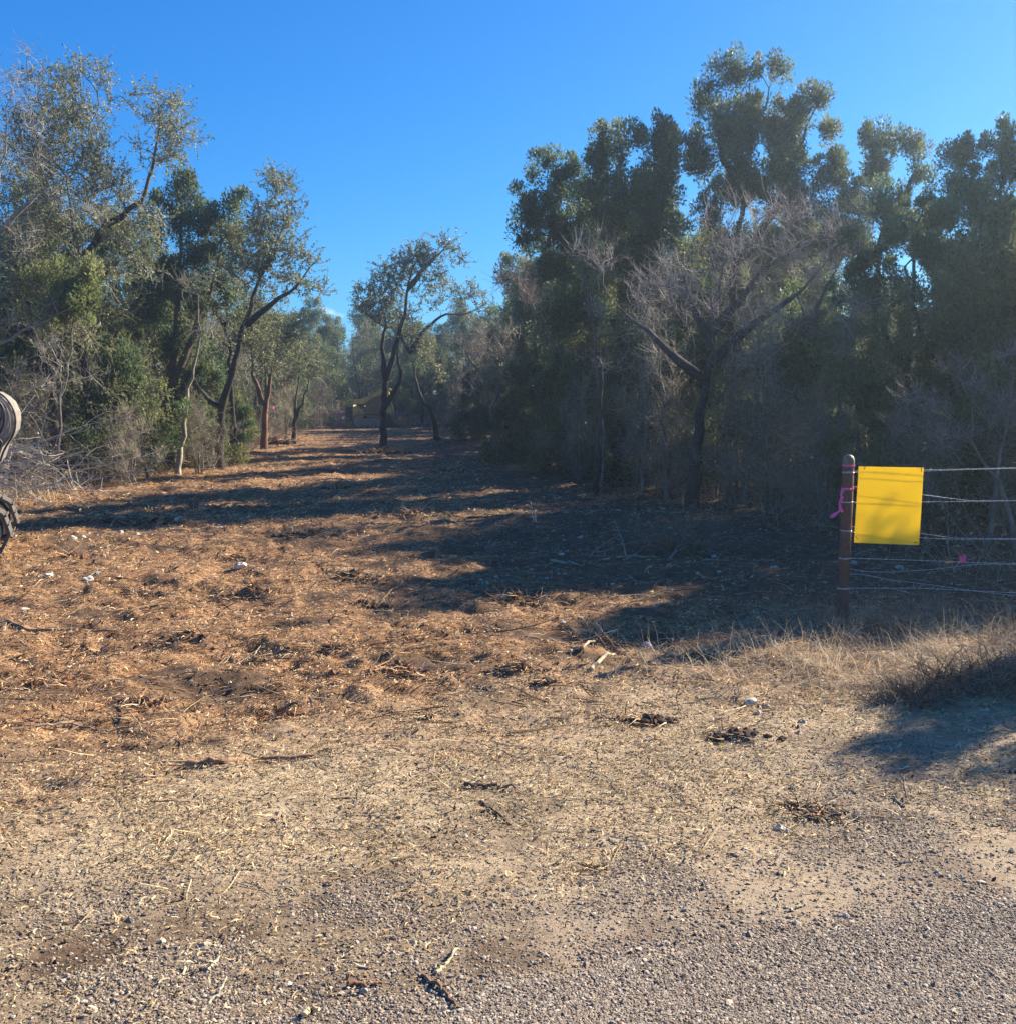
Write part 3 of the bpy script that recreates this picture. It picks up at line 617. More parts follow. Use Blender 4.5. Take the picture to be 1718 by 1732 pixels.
hero('cedar_tree', 'cedar', 18.6, [[(1038, None), (1043, 720), (1060, 640), (1040, 560), (1000, 470), (950, 380), (925, 300)], [(1040, 560), (1060, 450), (1080, 330)]],
     [(925, 285, 38, 34), (962, 300, 30, 34), (885, 325, 26, 32), (900, 350, 30, 24), (935, 345, 40, 34), (885, 405, 26, 16), (930, 400, 46, 34), (960, 460, 55, 45), (985, 380, 40, 50), (920, 440, 28, 24), (1010, 520, 60, 50), (950, 530, 45, 35), (960, 410, 50, 44), (910, 360, 34, 30), (1000, 450, 40, 44)],
     'cedar with clumped leftward lobes against the sky at the edge of the lane', seed=33, r=(0.125, 0.03), per=7.0, rad=0.24, group='tall cedars of the right wood', bark=(0.07, 0.055, 0.055))
hero('cedar_tree', 'cedar', 17.6, [[(1090, None), (1095, 640), (1075, 450), (1050, 300)], [(1095, 640), (1110, 450), (1115, 280)]],
     [(1035, 235, 36, 30), (1070, 225, 28, 24), (1010, 265, 26, 26), (1125, 215, 34, 38), (1105, 250, 40, 36), (1050, 290, 50, 44), (1120, 310, 48, 44), (1030, 370, 50, 48), (1100, 400, 60, 50), (1010, 440, 44, 40), (1060, 490, 60, 50), (1130, 520, 50, 50), (1090, 340, 60, 44), (1130, 260, 34, 34), (1000, 340, 36, 40), (1070, 430, 60, 50)],
     'middle cedar of the right wood with rounded green tops', seed=34, r=(0.13, 0.03), per=6.2, rad=0.25, group='tall cedars of the right wood')
hero('cedar_tree', 'cedar', 18.4, [[(1240, None), (1235, 640), (1240, 450), (1260, 330), (1270, 240), (1300, 150)], [(1240, 450), (1310, 360), (1350, 250), (1385, 170)], [(1260, 330), (1215, 250), (1205, 180)]],
     [(1230, 125, 30, 24), (1300, 125, 34, 24), (1265, 135, 30, 22), (1375, 150, 26, 30), (1195, 165, 24, 18), (1250, 180, 40, 30), (1320, 180, 36, 26), (1370, 200, 28, 26), (1210, 215, 36, 30), (1290, 230, 48, 34), (1345, 240, 40, 34), (1400, 215, 16, 22), (1225, 280, 50, 42), (1310, 300, 56, 40), (1385, 280, 38, 36), (1420, 270, 16, 26), (1260, 350, 60, 46), (1360, 350, 56, 42), (1190, 360, 40, 50), (1210, 430, 60, 50), (1330, 330, 50, 40), (1270, 300, 40, 40), (1300, 420, 80, 50), (1390, 420, 60, 50), (1340, 270, 40, 34), (1240, 240, 36, 30), (1182, 290, 30, 46), (1440, 330, 44, 50), (1430, 400, 50, 50), (1290, 190, 44, 30), (1330, 210, 40, 30), (1260, 300, 60, 40), (1165, 250, 20, 30)],
     'tallest cedar of the right wood with open branching top', seed=35, r=(0.14, 0.03), per=5.6, rad=0.235, group='tall cedars of the right wood', dens=0.85)
hero('cedar_tree', 'cedar', 19.5, [[(1480, None), (1480, 600), (1490, 400), (1500, 300)], [(1490, 400), (1540, 320), (1555, 260)]],
     [(1475, 250, 28, 22), (1510, 245, 28, 20), (1550, 265, 26, 26), (1490, 290, 50, 34), (1450, 320, 46, 40), (1560, 300, 22, 20), (1530, 340, 50, 36), (1460, 400, 70, 50), (1560, 400, 50, 50)],
     'shorter cedar with uneven top right of the tallest cedar', seed=36, r=(0.12, 0.04), per=4.2, rad=0.25, group='tall cedars of the right wood')
hero('juniper_tree', 'juniper', 15.5, [[(1700, None), (1690, 600), (1690, 420), (1692, 250)], [(1690, 420), (1640, 330), (1625, 270)]],
     [(1690, 225, 24, 22), (1665, 255, 34, 30), (1715, 260, 36, 36), (1625, 265, 24, 26), (1690, 300, 50, 34), (1620, 310, 36, 26), (1760, 300, 60, 70)],
     'juniper with a spiky top rising at the right edge of the photo', seed=37, r=(0.12, 0.035), per=5.5, rad=0.2, group='junipers behind the wire fence')
hero('juniper_tree', 'juniper', 12.6, [[(1640, None), (1640, 700), (1650, 550), (1660, 420)], [(1640, 700), (1560, 580), (1530, 450)]],
     [(1650, 370, 60, 40), (1710, 390, 60, 50), (1580, 390, 60, 44), (1530, 430, 44, 50), (1620, 450, 80, 60), (1700, 480, 70, 70), (1540, 520, 70, 60), (1640, 560, 90, 60), (1500, 590, 60, 50), (1590, 640, 80, 50), (1700, 620, 60, 70), (1480, 660, 50, 40), (1560, 700, 70, 40), (1780, 500, 60, 140)],
     'large spreading juniper directly behind the yellow sign and fence', seed=38, r=(0.11, 0.04), per=6.0, rad=0.20, dens=0.95, group='junipers behind the wire fence', twcol=(0.25, 0.22, 0.2))
hero('juniper_tree', 'juniper', 14.6, [[(1530, None), (1530, 650), (1540, 500), (1550, 380)], [(1530, 650), (1470, 500), (1450, 420)]],
     [(1560, 350, 60, 34), (1500, 380, 60, 44), (1450, 430, 50, 50), (1600, 350, 50, 34), (1480, 500, 60, 60), (1420, 500, 44, 40), (1660, 330, 60, 36), (1400, 570, 44, 40)],
     'juniper rounding off the wood between the short cedar and the large juniper', seed=45, r=(0.10, 0.035), per=5, rad=0.22, group='junipers behind the wire fence')
hero('juniper_tree', 'juniper', 13.6, [[(1420, None), (1420, 700), (1430, 620)]],
     [(1430, 620, 50, 40), (1400, 680, 56, 40), (1460, 700, 50, 50), (1390, 730, 44, 36), (1440, 560, 40, 30)],
     'low dark juniper left of the fence post among brown brush', seed=39, r=(0.07, 0.03), per=6.0, rad=0.22, group='junipers behind the wire fence')
hero('bare_tree', 'bare', 14.8, [[(1172, None), (1180, 740), (1190, 660), (1204, 600), (1208, 540), (1215, 470), (1225, 400)], [(1200, 610), (1250, 570), (1300, 525), (1350, 500), (1400, 440)], [(1208, 560), (1260, 500), (1290, 430)], [(1190, 650), (1140, 600), (1090, 560), (1030, 500)], [(1204, 590), (1170, 520), (1150, 440)]],
     [(1230, 380, 60, 50), (1290, 390, 70, 50), (1350, 420, 70, 50), (1420, 380, 70, 46), (1480, 370, 40, 36), (1250, 450, 80, 46), (1400, 460, 60, 40), (1150, 450, 60, 50), (1080, 500, 60, 50), (1010, 440, 46, 50), (1330, 360, 60, 30), (1180, 540, 70, 40), (1320, 540, 50, 40)],
     'bare spreading tree with a thick forked trunk in the right wood', seed=40, r=(0.12, 0.028), per=3.6, rad=0.32, dens=0.6, bark=(0.045, 0.04, 0.04), thin=(0.16, 0.14, 0.135), twcol=(0.34, 0.30, 0.29))
hero('yellowing_oak', 'oakwarm', 16.4, [[(1010, None), (1012, 700), (1005, 560), (998, 450)], [(1005, 560), (985, 480), (990, 400)]],
     [(992, 400, 26, 34), (985, 440, 28, 34), (1010, 480, 34, 30), (1150, 470, 34, 40), (1180, 430, 30, 30), (1100, 560, 44, 34), (1060, 560, 34, 34)],
     'thin stemmed oak with yellowish leaves between the cedars', seed=41, r=(0.06, 0.025), per=9, rad=0.24, dens=0.9)
hero('bare_tree', 'bare', 15.5, [[(1360, None), (1366, 640), (1368, 560), (1350, 500)], [(1368, 560), (1390, 500), (1420, 440)]],
     [(1360, 470, 50, 40), (1420, 430, 50, 40), (1380, 540, 40, 30), (1310, 600, 50, 50)],
     'straight thin bare trunk between the forked tree and the junipers', seed=42, r=(0.065, 0.03), per=3.2, rad=0.28, dens=0.5, bark=(0.11, 0.08, 0.075), twcol=(0.34, 0.3, 0.29))
hero('dead_sapling', 'bare', 9.2, [[(1735, None), (1705, 830), (1650, 760), (1600, 700), (1563, 655)], [(1650, 760), (1640, 700), (1650, 640)], [(1600, 700), (1560, 690), (1520, 670)]],
     [(1560, 680, 30, 30), (1640, 640, 34, 30), (1600, 740, 40, 20), (1520, 720, 36, 30)],
     'dead grey sapling leaning left behind the upper fence wires', cat='dead tree', seed=43, r=(0.03, 0.010), per=1.6, rad=0.16, dens=0.0, bark=(0.20, 0.18, 0.17), tip=0.003, twcol=(0.24, 0.21, 0.20))
hero('sapling', 'bare', 9.6, [[(1672, None), (1688, 820), (1700, 740), (1704, 680), (1712, 600)]],
     [(1712, 610, 24, 40), (1690, 700, 24, 40)], 'upright grey sapling near the right end of the fence', cat='sapling', seed=44, r=(0.03, 0.012), per=2, rad=0.16, dens=0.0, bark=(0.19, 0.17, 0.16), tip=0.003, twcol=(0.24, 0.21, 0.20))
# trees just outside the right side of the view; they throw the verge's shade
def off_tree(name, kind, x, y, h, rr, seed, label, **kw):
    rg = np.random.default_rng(seed); b = np.array([x, y, float(height(x, y)) - 0.05])
    n = int(kw.pop('n', 110)); c = b + np.array([0, 0, h * 0.58]) + nrm(rg.normal(0, 1, (n, 3))) * (rg.random(n) ** 0.4)[:, None] * np.array([rr, rr, h * 0.42])
    return build_tree(name, kind, b, [([b, b + np.array([0.05, 0, h * 0.4]), b + np.array([0, 0.1, h * 0.85])], 0.1, 0.03, False)], c, 0.28, 17, seed, label, **kw)

# ------------------------------------------------------------------ prototypes copied through the woods
def proto(name, kind, h, rr, seed, n, lo=0.25, nst=1, **kw):
    rg = np.random.default_rng(seed); c = []
    nb = 9
    for q in range(nb):                # lobes
        t = q / nb; zc = h * (lo + (0.95 - lo) * t); wr = rr * (1.05 - 0.75 * t ** 1.6); a = rg.random() * 6.28; off = wr * rg.uniform(0.2, 0.6)
        m = int(n / nb); c.append(np.array([math.cos(a) * off, math.sin(a) * off, zc]) + ball(m, rg, 0.45) * np.array([wr * 0.7, wr * 0.7, h * 0.12]))
    c = np.concatenate(c); T = []
    for s in range(nst):
        a = rg.random() * 6.28; q = np.array([math.cos(a), math.sin(a), 0]) * rr * 0.35
        T.append(([np.array([0, 0, -0.1]) + q * 0.15, q * 0.5 + np.array([0, 0, h * 0.3]), q + np.array([0, 0, h * 0.75])], 0.018 * h, 0.006 * h, False))
    return build_tree(name, kind, (0, 0, 0), T, c, kw.pop('rad', 0.3), kw.pop('D', 26), seed, None, **kw)
def copy_tree(src, loc, rz, s, label, group, sz=1.0):
    r = src.copy(); COL.objects.link(r); r.location = loc; r.rotation_euler = (0, 0, rz); r.scale = (s, s, s * sz)
    r['label'] = label; r['group'] = group
    for ch in src.children:
        c = ch.copy(); COL.objects.link(c); c.parent = r
    return r
protos = {
 'cedar_a': proto('background_cedar', 'cedar', 6.0, 1.9, 101, 190, 0.12, cat='tree'),
 'cedar_b': proto('background_cedar', 'cedar', 5.2, 1.6, 102, 150, 0.10, cat='tree'),
 'oak_a': proto('background_oak', 'oak', 5.6, 2.1, 103, 120, 0.3, nst=2, cat='tree', dens=0.9),
 'oak_b': proto('background_oak', 'oakwarm', 5.0, 1.8, 104, 110, 0.25, nst=2, cat='tree', dens=0.9),
 'bare_a': proto('background_bare_tree', 'bare', 5.0, 1.7, 105, 70, 0.2, nst=3, cat='tree', dens=0.4, bark=BARK_GREY, rad=0.4),
 'shrub_a': proto('cedar_shrub', 'cedar', 2.2, 1.0, 106, 60, 0.05, cat='shrub', pal='cedar', rad=0.22, D=18),
 'shrub_b': proto('twiggy_shrub', 'bare', 2.0, 0.9, 107, 45, 0.1, nst=3, cat='shrub', dens=2.0, rad=0.32, D=18, bark=(0.16, 0.12, 0.11), twcol=(0.26, 0.23, 0.18)),
 'shrub_c': proto('leafy_shrub', 'oak', 2.0, 1.0, 108, 50, 0.1, nst=2, cat='shrub', dens=1.0, rad=0.24, D=18, pal='oakwarm')}
used = {}
def place(key, x, y, s, label, group, rz=None, sz=1.0):
    p = protos[key]; loc = (x, y, float(height(x, y)))
    rz = rng.random() * 6.28 if rz is None else rz
    if key not in used:
        used[key] = 1; p.location = loc; p.rotation_euler = (0, 0, rz); p.scale = (s, s, s * sz); p['label'] = label; p['group'] = group; return p
    return copy_tree(p, loc, rz, s, label, group, sz)
# positions: (x, y) kept apart by dart throwing inside the wood
placed = []
def darts(n, x0, x1, y0, y1, mind, cond):
    out = []; t = 0
    while len(out) < n and t < n * 60:
        t += 1; x = rng.uniform(x0, x1); y = rng.uniform(y0, y1)
        if not cond(x, y): continue
        if all((x - a) ** 2 + (y - b) ** 2 > mind ** 2 for a, b in placed): placed.append((x, y)); out.append((x, y))
    return out
LAB = {'cedar_a': ('dark green cedar', 'cedars in the depth of the %s wood'),
       'cedar_b': ('dark green cedar', 'cedars in the depth of the %s wood'),
       'oak_a': ('grey green oak', 'oaks deep in the %s wood'),
       'oak_b': ('grey green oak', 'oaks deep in the %s wood'),
       'bare_a': ('bare grey tree', 'bare trees in the %s wood')}
def landmark(x, y):
    px = CX + x / y * F
    for lim, nm in ((-60, 'beyond the left photo edge'), (90, 'behind the excavator'), (240, 'behind the two dark oak trunks'), (340, 'behind the pale leaning trunk'), (430, 'behind the curving oak'), (500, 'behind the reddish forked oak'), (570, 'left of the yellow loader'), (640, 'above the yellow loader'),
                    (720, 'behind the lone lane oak'), (790, 'behind the leaning lane oak'), (880, 'behind the bare grey shrubby tree'), (980, 'left of the leaning cedar trunk'), (1080, 'behind the leaning cedar trunk'), (1180, 'left of the forked trunk'), (1280, 'behind the forked trunk'), (1400, 'behind the thin bare trunk'), (1560, 'behind the yellow sign'), (1718, 'behind the fence wires'), (9e9, 'beyond the right photo edge')):
        if px < lim: return nm
LCOUNT = {}
def wood(side, pts, mix, sc=1.0):
    for x, y in sorted(pts, key=lambda p: p[1]):
        k = mix[rng.integers(0, len(mix))]; l, gp = LAB[k]; lm = landmark(x, y); key = (l, lm); c = LCOUNT[key] = LCOUNT.get(key, 0) + 1
        depth = ('nearest one', 'second one back', 'third one back', 'fourth one back', 'fifth one back', 'sixth one back', 'seventh one back', 'eighth one back', 'ninth one back', 'tenth one back', 'eleventh one back', 'twelfth one back', 'thirteenth one back', 'fourteenth one back', 'farthest one back')[min(14, c - 1)]
        place(k, x, y, sc * rng.uniform(0.85, 1.15), l + ' ' + lm + ', ' + depth, gp % side, sz=rng.uniform(0.85, 1.05))
mixL = ['cedar_a', 'cedar_b', 'cedar_b', 'oak_a', 'oak_b', 'bare_a']
wood('left', darts(34, -15, -8.2, 20, 52, 1.9, lambda x, y: -13.5 < x < -8.7 - 0.02 * (y - 20)), mixL)
wood('left', darts(24, -26, -12.5, 24, 50, 2.4, lambda x, y: x > -0.62 * y), mixL)
wood('left', darts(14, -16, -8.2, 17.8, 24, 2.0, lambda x, y: x < -8.4 and x > -0.62 * y), mixL)
wood('right', darts(42, -2.5, 12, 20, 50, 1.8, lambda x, y: 0 < x - (3.1 - (y - 16) * 0.165) < 5.5 and x > -2.6), ['cedar_a', 'cedar_b', 'cedar_a', 'oak_a', 'bare_a', 'cedar_a'])
wood('right', darts(24, 6, 26, 20, 44, 2.3, lambda x, y: x - (3.1 - (y - 16) * 0.165) > 5 and x < 0.64 * y), ['cedar_a', 'cedar_b', 'oak_a'])
wood('right', darts(14, 4.5, 12, 13.5, 19, 1.9, lambda x, y: x > 5.2 - (y - 13) * 0.12 and x < 0.66 * y), ['cedar_b', 'bare_a', 'bare_a'], 0.76)
wood('far', darts(95, -24, 14, 51, 66, 1.55, lambda x, y: True), ['cedar_a', 'cedar_a', 'oak_b', 'cedar_b', 'oak_a'])
# the trees just outside the right side of the frame
for x, y, s, l in ((5.15, 6.75, 0.50, 'small cedar outside the right edge of the photo beside the fence'), (6.0, 6.35, 0.55, 'second small cedar outside the right edge of the photo'), (6.5, 10.3, 0.85, 'cedar at the right edge of the photo behind the fence'),
                   (9.8, 15.3, 1.5, 'tall cedar well beyond the right edge of the photo'), (11.4, 18.6, 1.8, 'second tall cedar well beyond the right edge of the photo'),
                   (7.9, 10.9, 0.95, 'cedar beyond the right edge of the photo behind the fence'), (8.6, 12.4, 1.0, 'taller cedar beyond the right edge of the photo'), (7.1, 9.95, 0.68, 'smaller cedar beyond the right edge of the photo beside the fence line'), (8.6, 10.85, 0.97, 'broad cedar beyond the right edge of the photo near the fence line'), (5.6, 11.6, 0.8, 'cedar behind the right end of the fence')):
    place('cedar_b', x, y, s, l, 'cedars beside the fence out of view')
# shrubs along both edges
def edge_shrubs(lst):
    for key, px, Y, s, l, gp in lst:
        p = px3(px, 760, Y); place(key, p[0], Y, s, l, gp)
GL, GR = 'shrubs along the left edge of the lane', 'shrubs along the right edge of the lane'
edge_shrubs([
 ('shrub_a', 215, 19.0, 1.25, 'green cedar shrub filling the gap right of the two dark oak trunks', GL),
 ('shrub_c', 250, 18.6, 0.95, 'bright green leafy shrub left of the pale leaning trunk', GL),
 ('shrub_a', 345, 22.8, 1.15, 'green cedar shrub behind the pale leaning trunk', GL),
 ('shrub_b', 335, 20.6, 0.8, 'twiggy leafless shrub between pale trunk and curving oak', GL),
 ('shrub_b', 215, 17.6, 0.7, 'twiggy grey shrub in front of the left wood', GL),
 ('shrub_b', 40, 17.2, 1.0, 'twiggy shrub behind the excavator', GL),
 ('shrub_a', 20, 19.5, 1.3, 'cedar shrub behind the excavator in the shade', GL),
 ('shrub_a', 400, 25.5, 0.8, 'small cedar shrub right of the curving oak trunk', GL),
 ('shrub_b', 480, 35, 1.1, 'grey twiggy shrub beside the reddish forked oak', GL),
 ('shrub_b', 540, 45, 1.1, 'grey twiggy shrub left of the yellow loader', GL),
 ('shrub_c', 560, 50, 1.4, 'green shrub behind the yellow loader', GL),
 ('shrub_a', 900, 23.5, 1.25, 'dark cedar shrub at the foot of the bare grey shrubby tree', GR),
 ('shrub_a', 945, 20.5, 1.1, 'dark cedar shrub left of the leaning cedar trunk', GR),
 ('shrub_c', 915, 19.8, 0.5, 'small green leafy bush low at the lane edge', GR),
 ('shrub_b', 985, 18.4, 0.9, 'brown twiggy shrub left of the leaning cedar trunk', GR),
 ('shrub_b', 1090, 16.6, 1.0, 'brown twiggy shrub between the two largest right trunks', GR),
 ('shrub_b', 1140, 15.6, 0.95, 'brown twiggy shrub left of the forked trunk', GR),
 ('shrub_b', 1245, 14.6, 1.05, 'brown twiggy shrub right of the forked trunk', GR),
 ('shrub_b', 1310, 13.8, 1.0, 'brown twiggy shrub at the foot of the thin bare trunk', GR),
 ('shrub_a', 1330, 15.4, 1.2, 'dark cedar shrub behind the brown brush', GR),
 ('shrub_b', 1385, 12.4, 0.8, 'brown twiggy shrub left of the fence post', GR),
 ('shrub_a', 1480, 12.2, 0.95, 'dark cedar shrub behind the yellow sign', GR),
 ('shrub_b', 1560, 11.2, 0.75, 'twiggy shrub behind the middle of the fence wires', GR),
 ('shrub_a', 1650, 11.6, 1.0, 'cedar shrub behind the right end of the fence', GR),
 ('shrub_b', 1720, 10.6, 0.8, 'twiggy shrub at the right end of the fence', GR),
 ('shrub_a', 1060, 18.8, 1.2, 'dark cedar shrub behind the leaning cedar trunk', GR),
 ('shrub_a', 1180, 17.5, 1.3, 'dark cedar shrub behind the forked trunk', GR),
 ('shrub_b', 780, 38, 1.2, 'grey twiggy shrub right of the leaning lane oak', GR),
 ('shrub_a', 810, 34, 1.2, 'dark cedar shrub right of the leaning lane oak', GR)])

# ------------------------------------------------------------------ undergrowth and dry grass
def brush(name, label, pts, hmin, hmax, col, leafp, lean=0.5):
    g = Geo(); gl = Geo(); x, y = pts; n = len(x)
    P = np.stack([x, y, height(x, y) - 0.02], 1); D0 = nrm(np.stack([rng.normal(0, lean, n), rng.normal(0, lean, n), np.ones(n)], 1))
    cc = np.array(col)[rng.integers(0, len(col), n)] * np.exp(rng.normal(0, 0.25, (n, 1)))
    pts_, dr = strands(g, P, D0, rng.uniform(hmin, hmax, n), 6, rng.uniform(0.003, 0.008, n), 3, 0.24, -0.06, cc)
    ii = np.repeat(np.arange(n), 3); s = rng.integers(1, 6, len(ii))
    p2, d2 = strands(g, pts_[ii, s], nrm(dr[ii, s] + rng.normal(0, 0.8, (len(ii), 3))), rng.uniform(0.15, 0.6, len(ii)), 3, np.full(len(ii), 0.0026), 3, 0.3, -0.05, cc[ii])
    if leafp:
        jj = np.repeat(np.arange(len(ii)), leafp); s = rng.integers(0, 4, len(jj)); L = rng.uniform(0.03, 0.06, len(jj))
        leaves(g, p2[jj, s] + rng.normal(0, 0.02, (len(jj), 3)), nrm(rng.normal(0, 1, (len(jj), 3))), L, L * 0.5, PAL['dry'][rng.integers(0, 3, len(jj))] * np.exp(rng.normal(0, 0.3, (len(jj), 1))))
    o = link(name, g.mesh(name, False), M_twig); tag(o, label, 'undergrowth', kind='stuff'); return o
def region(n, x0, x1, y0, y1, f):
    x = rng.uniform(x0, x1, n); y = rng.uniform(y0, y1, n); k = rng.random(n) < f(x, y); return x[k], y[k]
BR = [(0.28, 0.23, 0.17), (0.20, 0.145, 0.11), (0.36, 0.31, 0.24), (0.14, 0.10, 0.08)]
BG = [(0.42, 0.38, 0.31), (0.32, 0.28, 0.22), (0.50, 0.45, 0.37)]
brush('undergrowth', 'tangled brown brush with dry leaves under the trees right of the lane', region(4200, -2, 10, 9.2, 34, lambda x, y: (forest(x, y) > 0.4) * np.exp(-np.maximum(0, x - (4.3 - (y - 9.6) * 0.19)) / 2.5)), 0.4, 1.5, BR, 4, 0.45)
brush('undergrowth', 'grey tangled brush and bare twigs at the foot of the left wood', region(4600, -14, -6.6, 14.2, 36, lambda x, y: (forest(x, y) > 0.35) * np.exp(-np.maximum(0, -7.3 - 0.03 * (y - 15) - x) / 2.2)), 0.5, 2.6, BG, 1, 0.5)
brush('undergrowth', 'low grey brush across the far end of the lane behind the loader', region(900, -10, 2, 49, 54, lambda x, y: np.ones(len(x))), 0.5, 1.6, BG, 1, 0.4)
# long fallen limbs heaped at the left wood edge
g = Geo(); n = 75
x = rng.uniform(-9.6, -6.9, n); y = rng.uniform(14.6, 16.6, n); a = rng.normal(-0.15, 0.35, n) + rng.integers(0, 2, n) * math.pi
P = np.stack([x, y, height(x, y) + rng.uniform(0.03, 0.75, n)], 1); D0 = np.stack([np.cos(a), np.sin(a) * 0.5, rng.normal(0.02, 0.2, n)], 1)
pp, dd = strands(g, P, nrm(D0), rng.uniform(0.8, 2.4, n), 6, rng.uniform(0.006, 0.018, n), 4, 0.12, -0.03, np.array(BG)[rng.integers(0, 3, n)])
ii = np.repeat(np.arange(n), 4); s = rng.integers(1, 6, len(ii))
strands(g, pp[ii, s], nrm(dd[ii, s] + rng.normal(0, 0.6, (len(ii), 3))), rng.uniform(0.3, 0.9, len(ii)), 4, np.full(len(ii), 0.005), 3, 0.25, 0.0, np.array(BG)[rng.integers(0, 3, len(ii))])
tag(link('cut_limbs', g.mesh('cut_limbs', False), M_twig), 'heap of long pale grey cut limbs behind the excavator at the left wood edge', 'brushwood', kind='stuff')

def grass(name, label, pts, hmin, hmax, pal, width=0.004, lean=0.7):
    g = Geo(); x, y = pts; n = len(x); P = np.stack([x, y, height(x, y) - 0.01], 1)
    a = rng.random(n) * 6.28; le = np.abs(rng.normal(0, lean, n)); d = nrm(np.stack([np.cos(a) * le - 0.15, np.sin(a) * le, np.ones(n)], 1))
    L = rng.uniform(hmin, hmax, n); S_ = nrm(np.cross(d, rng.normal(0, 1, (n, 3)))); ns = 4; rows = []
    p = P; dd = d.copy()
    for k in range(ns + 1):
        wv = (width * (1 - k / ns * 0.85)) * S_; rows += [p - wv / 2, p + wv / 2]
        dd = nrm(dd + np.array([0, 0, -0.22]) + rng.normal(0, 0.16, (n, 3))); p = p + dd * (L / ns)[:, None]
        p[:, 2] = np.maximum(p[:, 2], P[:, 2] + 0.012)
    V = np.stack(rows, 1); b = (np.arange(n) * (2 * ns + 2))[:, None]
    Q = np.concatenate([b + np.array([[2 * k, 2 * k + 1, 2 * k + 3, 2 * k + 2]]) for k in range(ns)])
    c = pal[rng.integers(0, len(pal), n)] * np.exp(rng.normal(0, 0.2, (n, 1)))
    g.add(V.reshape(-1, 3), quad=Q, col=np.repeat(c, 2 * ns + 2, 0))
    o = link(name, g.mesh(name, False), M_grass); tag(o, label, 'grass', kind='stuff'); return o
GPAL = np.array([(0.46, 0.38, 0.26), (0.36, 0.29, 0.20), (0.55, 0.48, 0.34), (0.30, 0.22, 0.16), (0.42, 0.30, 0.22)])
def tufts(nt_, per, f, x0, x1, y0, y1, s=0.09):
    cx, cy = region(nt_, x0, x1, y0, y1, f); x = np.repeat(cx, per) + rng.normal(0, s, len(cx) * per); y = np.repeat(cy, per) + rng.normal(0, s, len(cy) * per)
    return x, y
verge = lambda x, y: sst(1.2, 2.3, x) * np.exp(-((y - 6.6 - 0.05 * x) / 0.55) ** 2) 
grass('dry_grass', 'tall dry grass around the fence post and under the wires', tufts(520, 52, verge, 1.0, 6.5, 5.4, 8.2), 0.10, 0.34, GPAL * np.array([0.8, 0.78, 0.76]), 0.0026, 1.5)
grass('dry_grass', 'flattened pale grass in the sunlit strip in front of the fence', tufts(620, 44, lambda x, y: sst(0.5, 1.6, x) * np.exp(-((y - 5.75) / 0.38) ** 2), 0.3, 6, 4.8, 6.5, 0.12), 0.08, 0.28, GPAL * 1.15, 0.0028, 1.8)
grass('dry_grass', 'sparse stubble and dry grass across the tan verge', tufts(900, 9, lambda x, y: (0.25 + 0.75 * sst(0, 2, x)) * sst(0.9, 1.6, dedge(x, y)) * sst(7.5, 5.5, y), -3.5, 4.5, 3.6, 7.5, 0.10), 0.05, 0.13, GPAL, 0.0026, 1.8)
grass('dry_grass', 'dry grass along the foot of the left wood', tufts(420, 22, lambda x, y: (forest(x, y) > 0.05) * (forest(x, y) < 0.98) * 1.0, -10, -6.4, 14, 36, 0.15), 0.15, 0.5, GPAL, 0.008)
grass('dry_grass', 'pale dry grass under the shaded brush of the right wood', tufts(500, 18, lambda x, y: (forest(x, y) > 0.02) * (forest(x, y) < 0.98) * 1.0, 0.2, 7, 8.4, 26, 0.15), 0.12, 0.45, GPAL, 0.006)

# ------------------------------------------------------------------ rocks, sticks, clods, piles (each its own object)
def rock_mesh(seed, s, flat=0.65, jag=0.22, sub=2):
    import bmesh
    rg = np.random.default_rng(seed); bm = bmesh.new(); bmesh.ops.create_icosphere(bm, subdivisions=sub, radius=1)
    cuts = nrm(rg.normal(0, 1, (9, 3))); off = rg.uniform(0.55, 0.9, 9)
    V = np.array([v.co[:] for v in bm.verts]); T = np.array([[v.index for v in f.verts] for f in bm.faces]); bm.free()
    for c, o_ in zip(cuts, off):
        d = V @ c - o_; V = V - np.maximum(0, d)[:, None] * c
    V = V * (1 + rg.normal(0, jag * 0.18, (len(V), 1))) * np.array([1.15, 0.9, flat]) * s
    return V, T
ROCK = [(0.46, 0.42, 0.35), (0.38, 0.34, 0.28), (0.52, 0.48, 0.41)]
def rock(px, py, s, label, seed, group='pale limestone rocks on the cleared ground', col=None, name='limestone_rock'):
    p = gnd(px, py); s = s * (0.8 if s > .02 else .9); V, T = rock_mesh(seed, s, 0.75, 0.5); c = np.array(col or ROCK[seed % 3])
    g = Geo(); g.add(V, tri=T, col=np.tile(c, (len(V), 1)) * np.exp(rng.normal(0, 0.1, (len(V), 1))))
    o = link(name, g.mesh(name, False), M_rock, loc=(p[0], p[1], p[2] + s * 0.15)); o.rotation_euler = (0, 0, seed * 1.7); tag(o, label, 'rock', group); return o
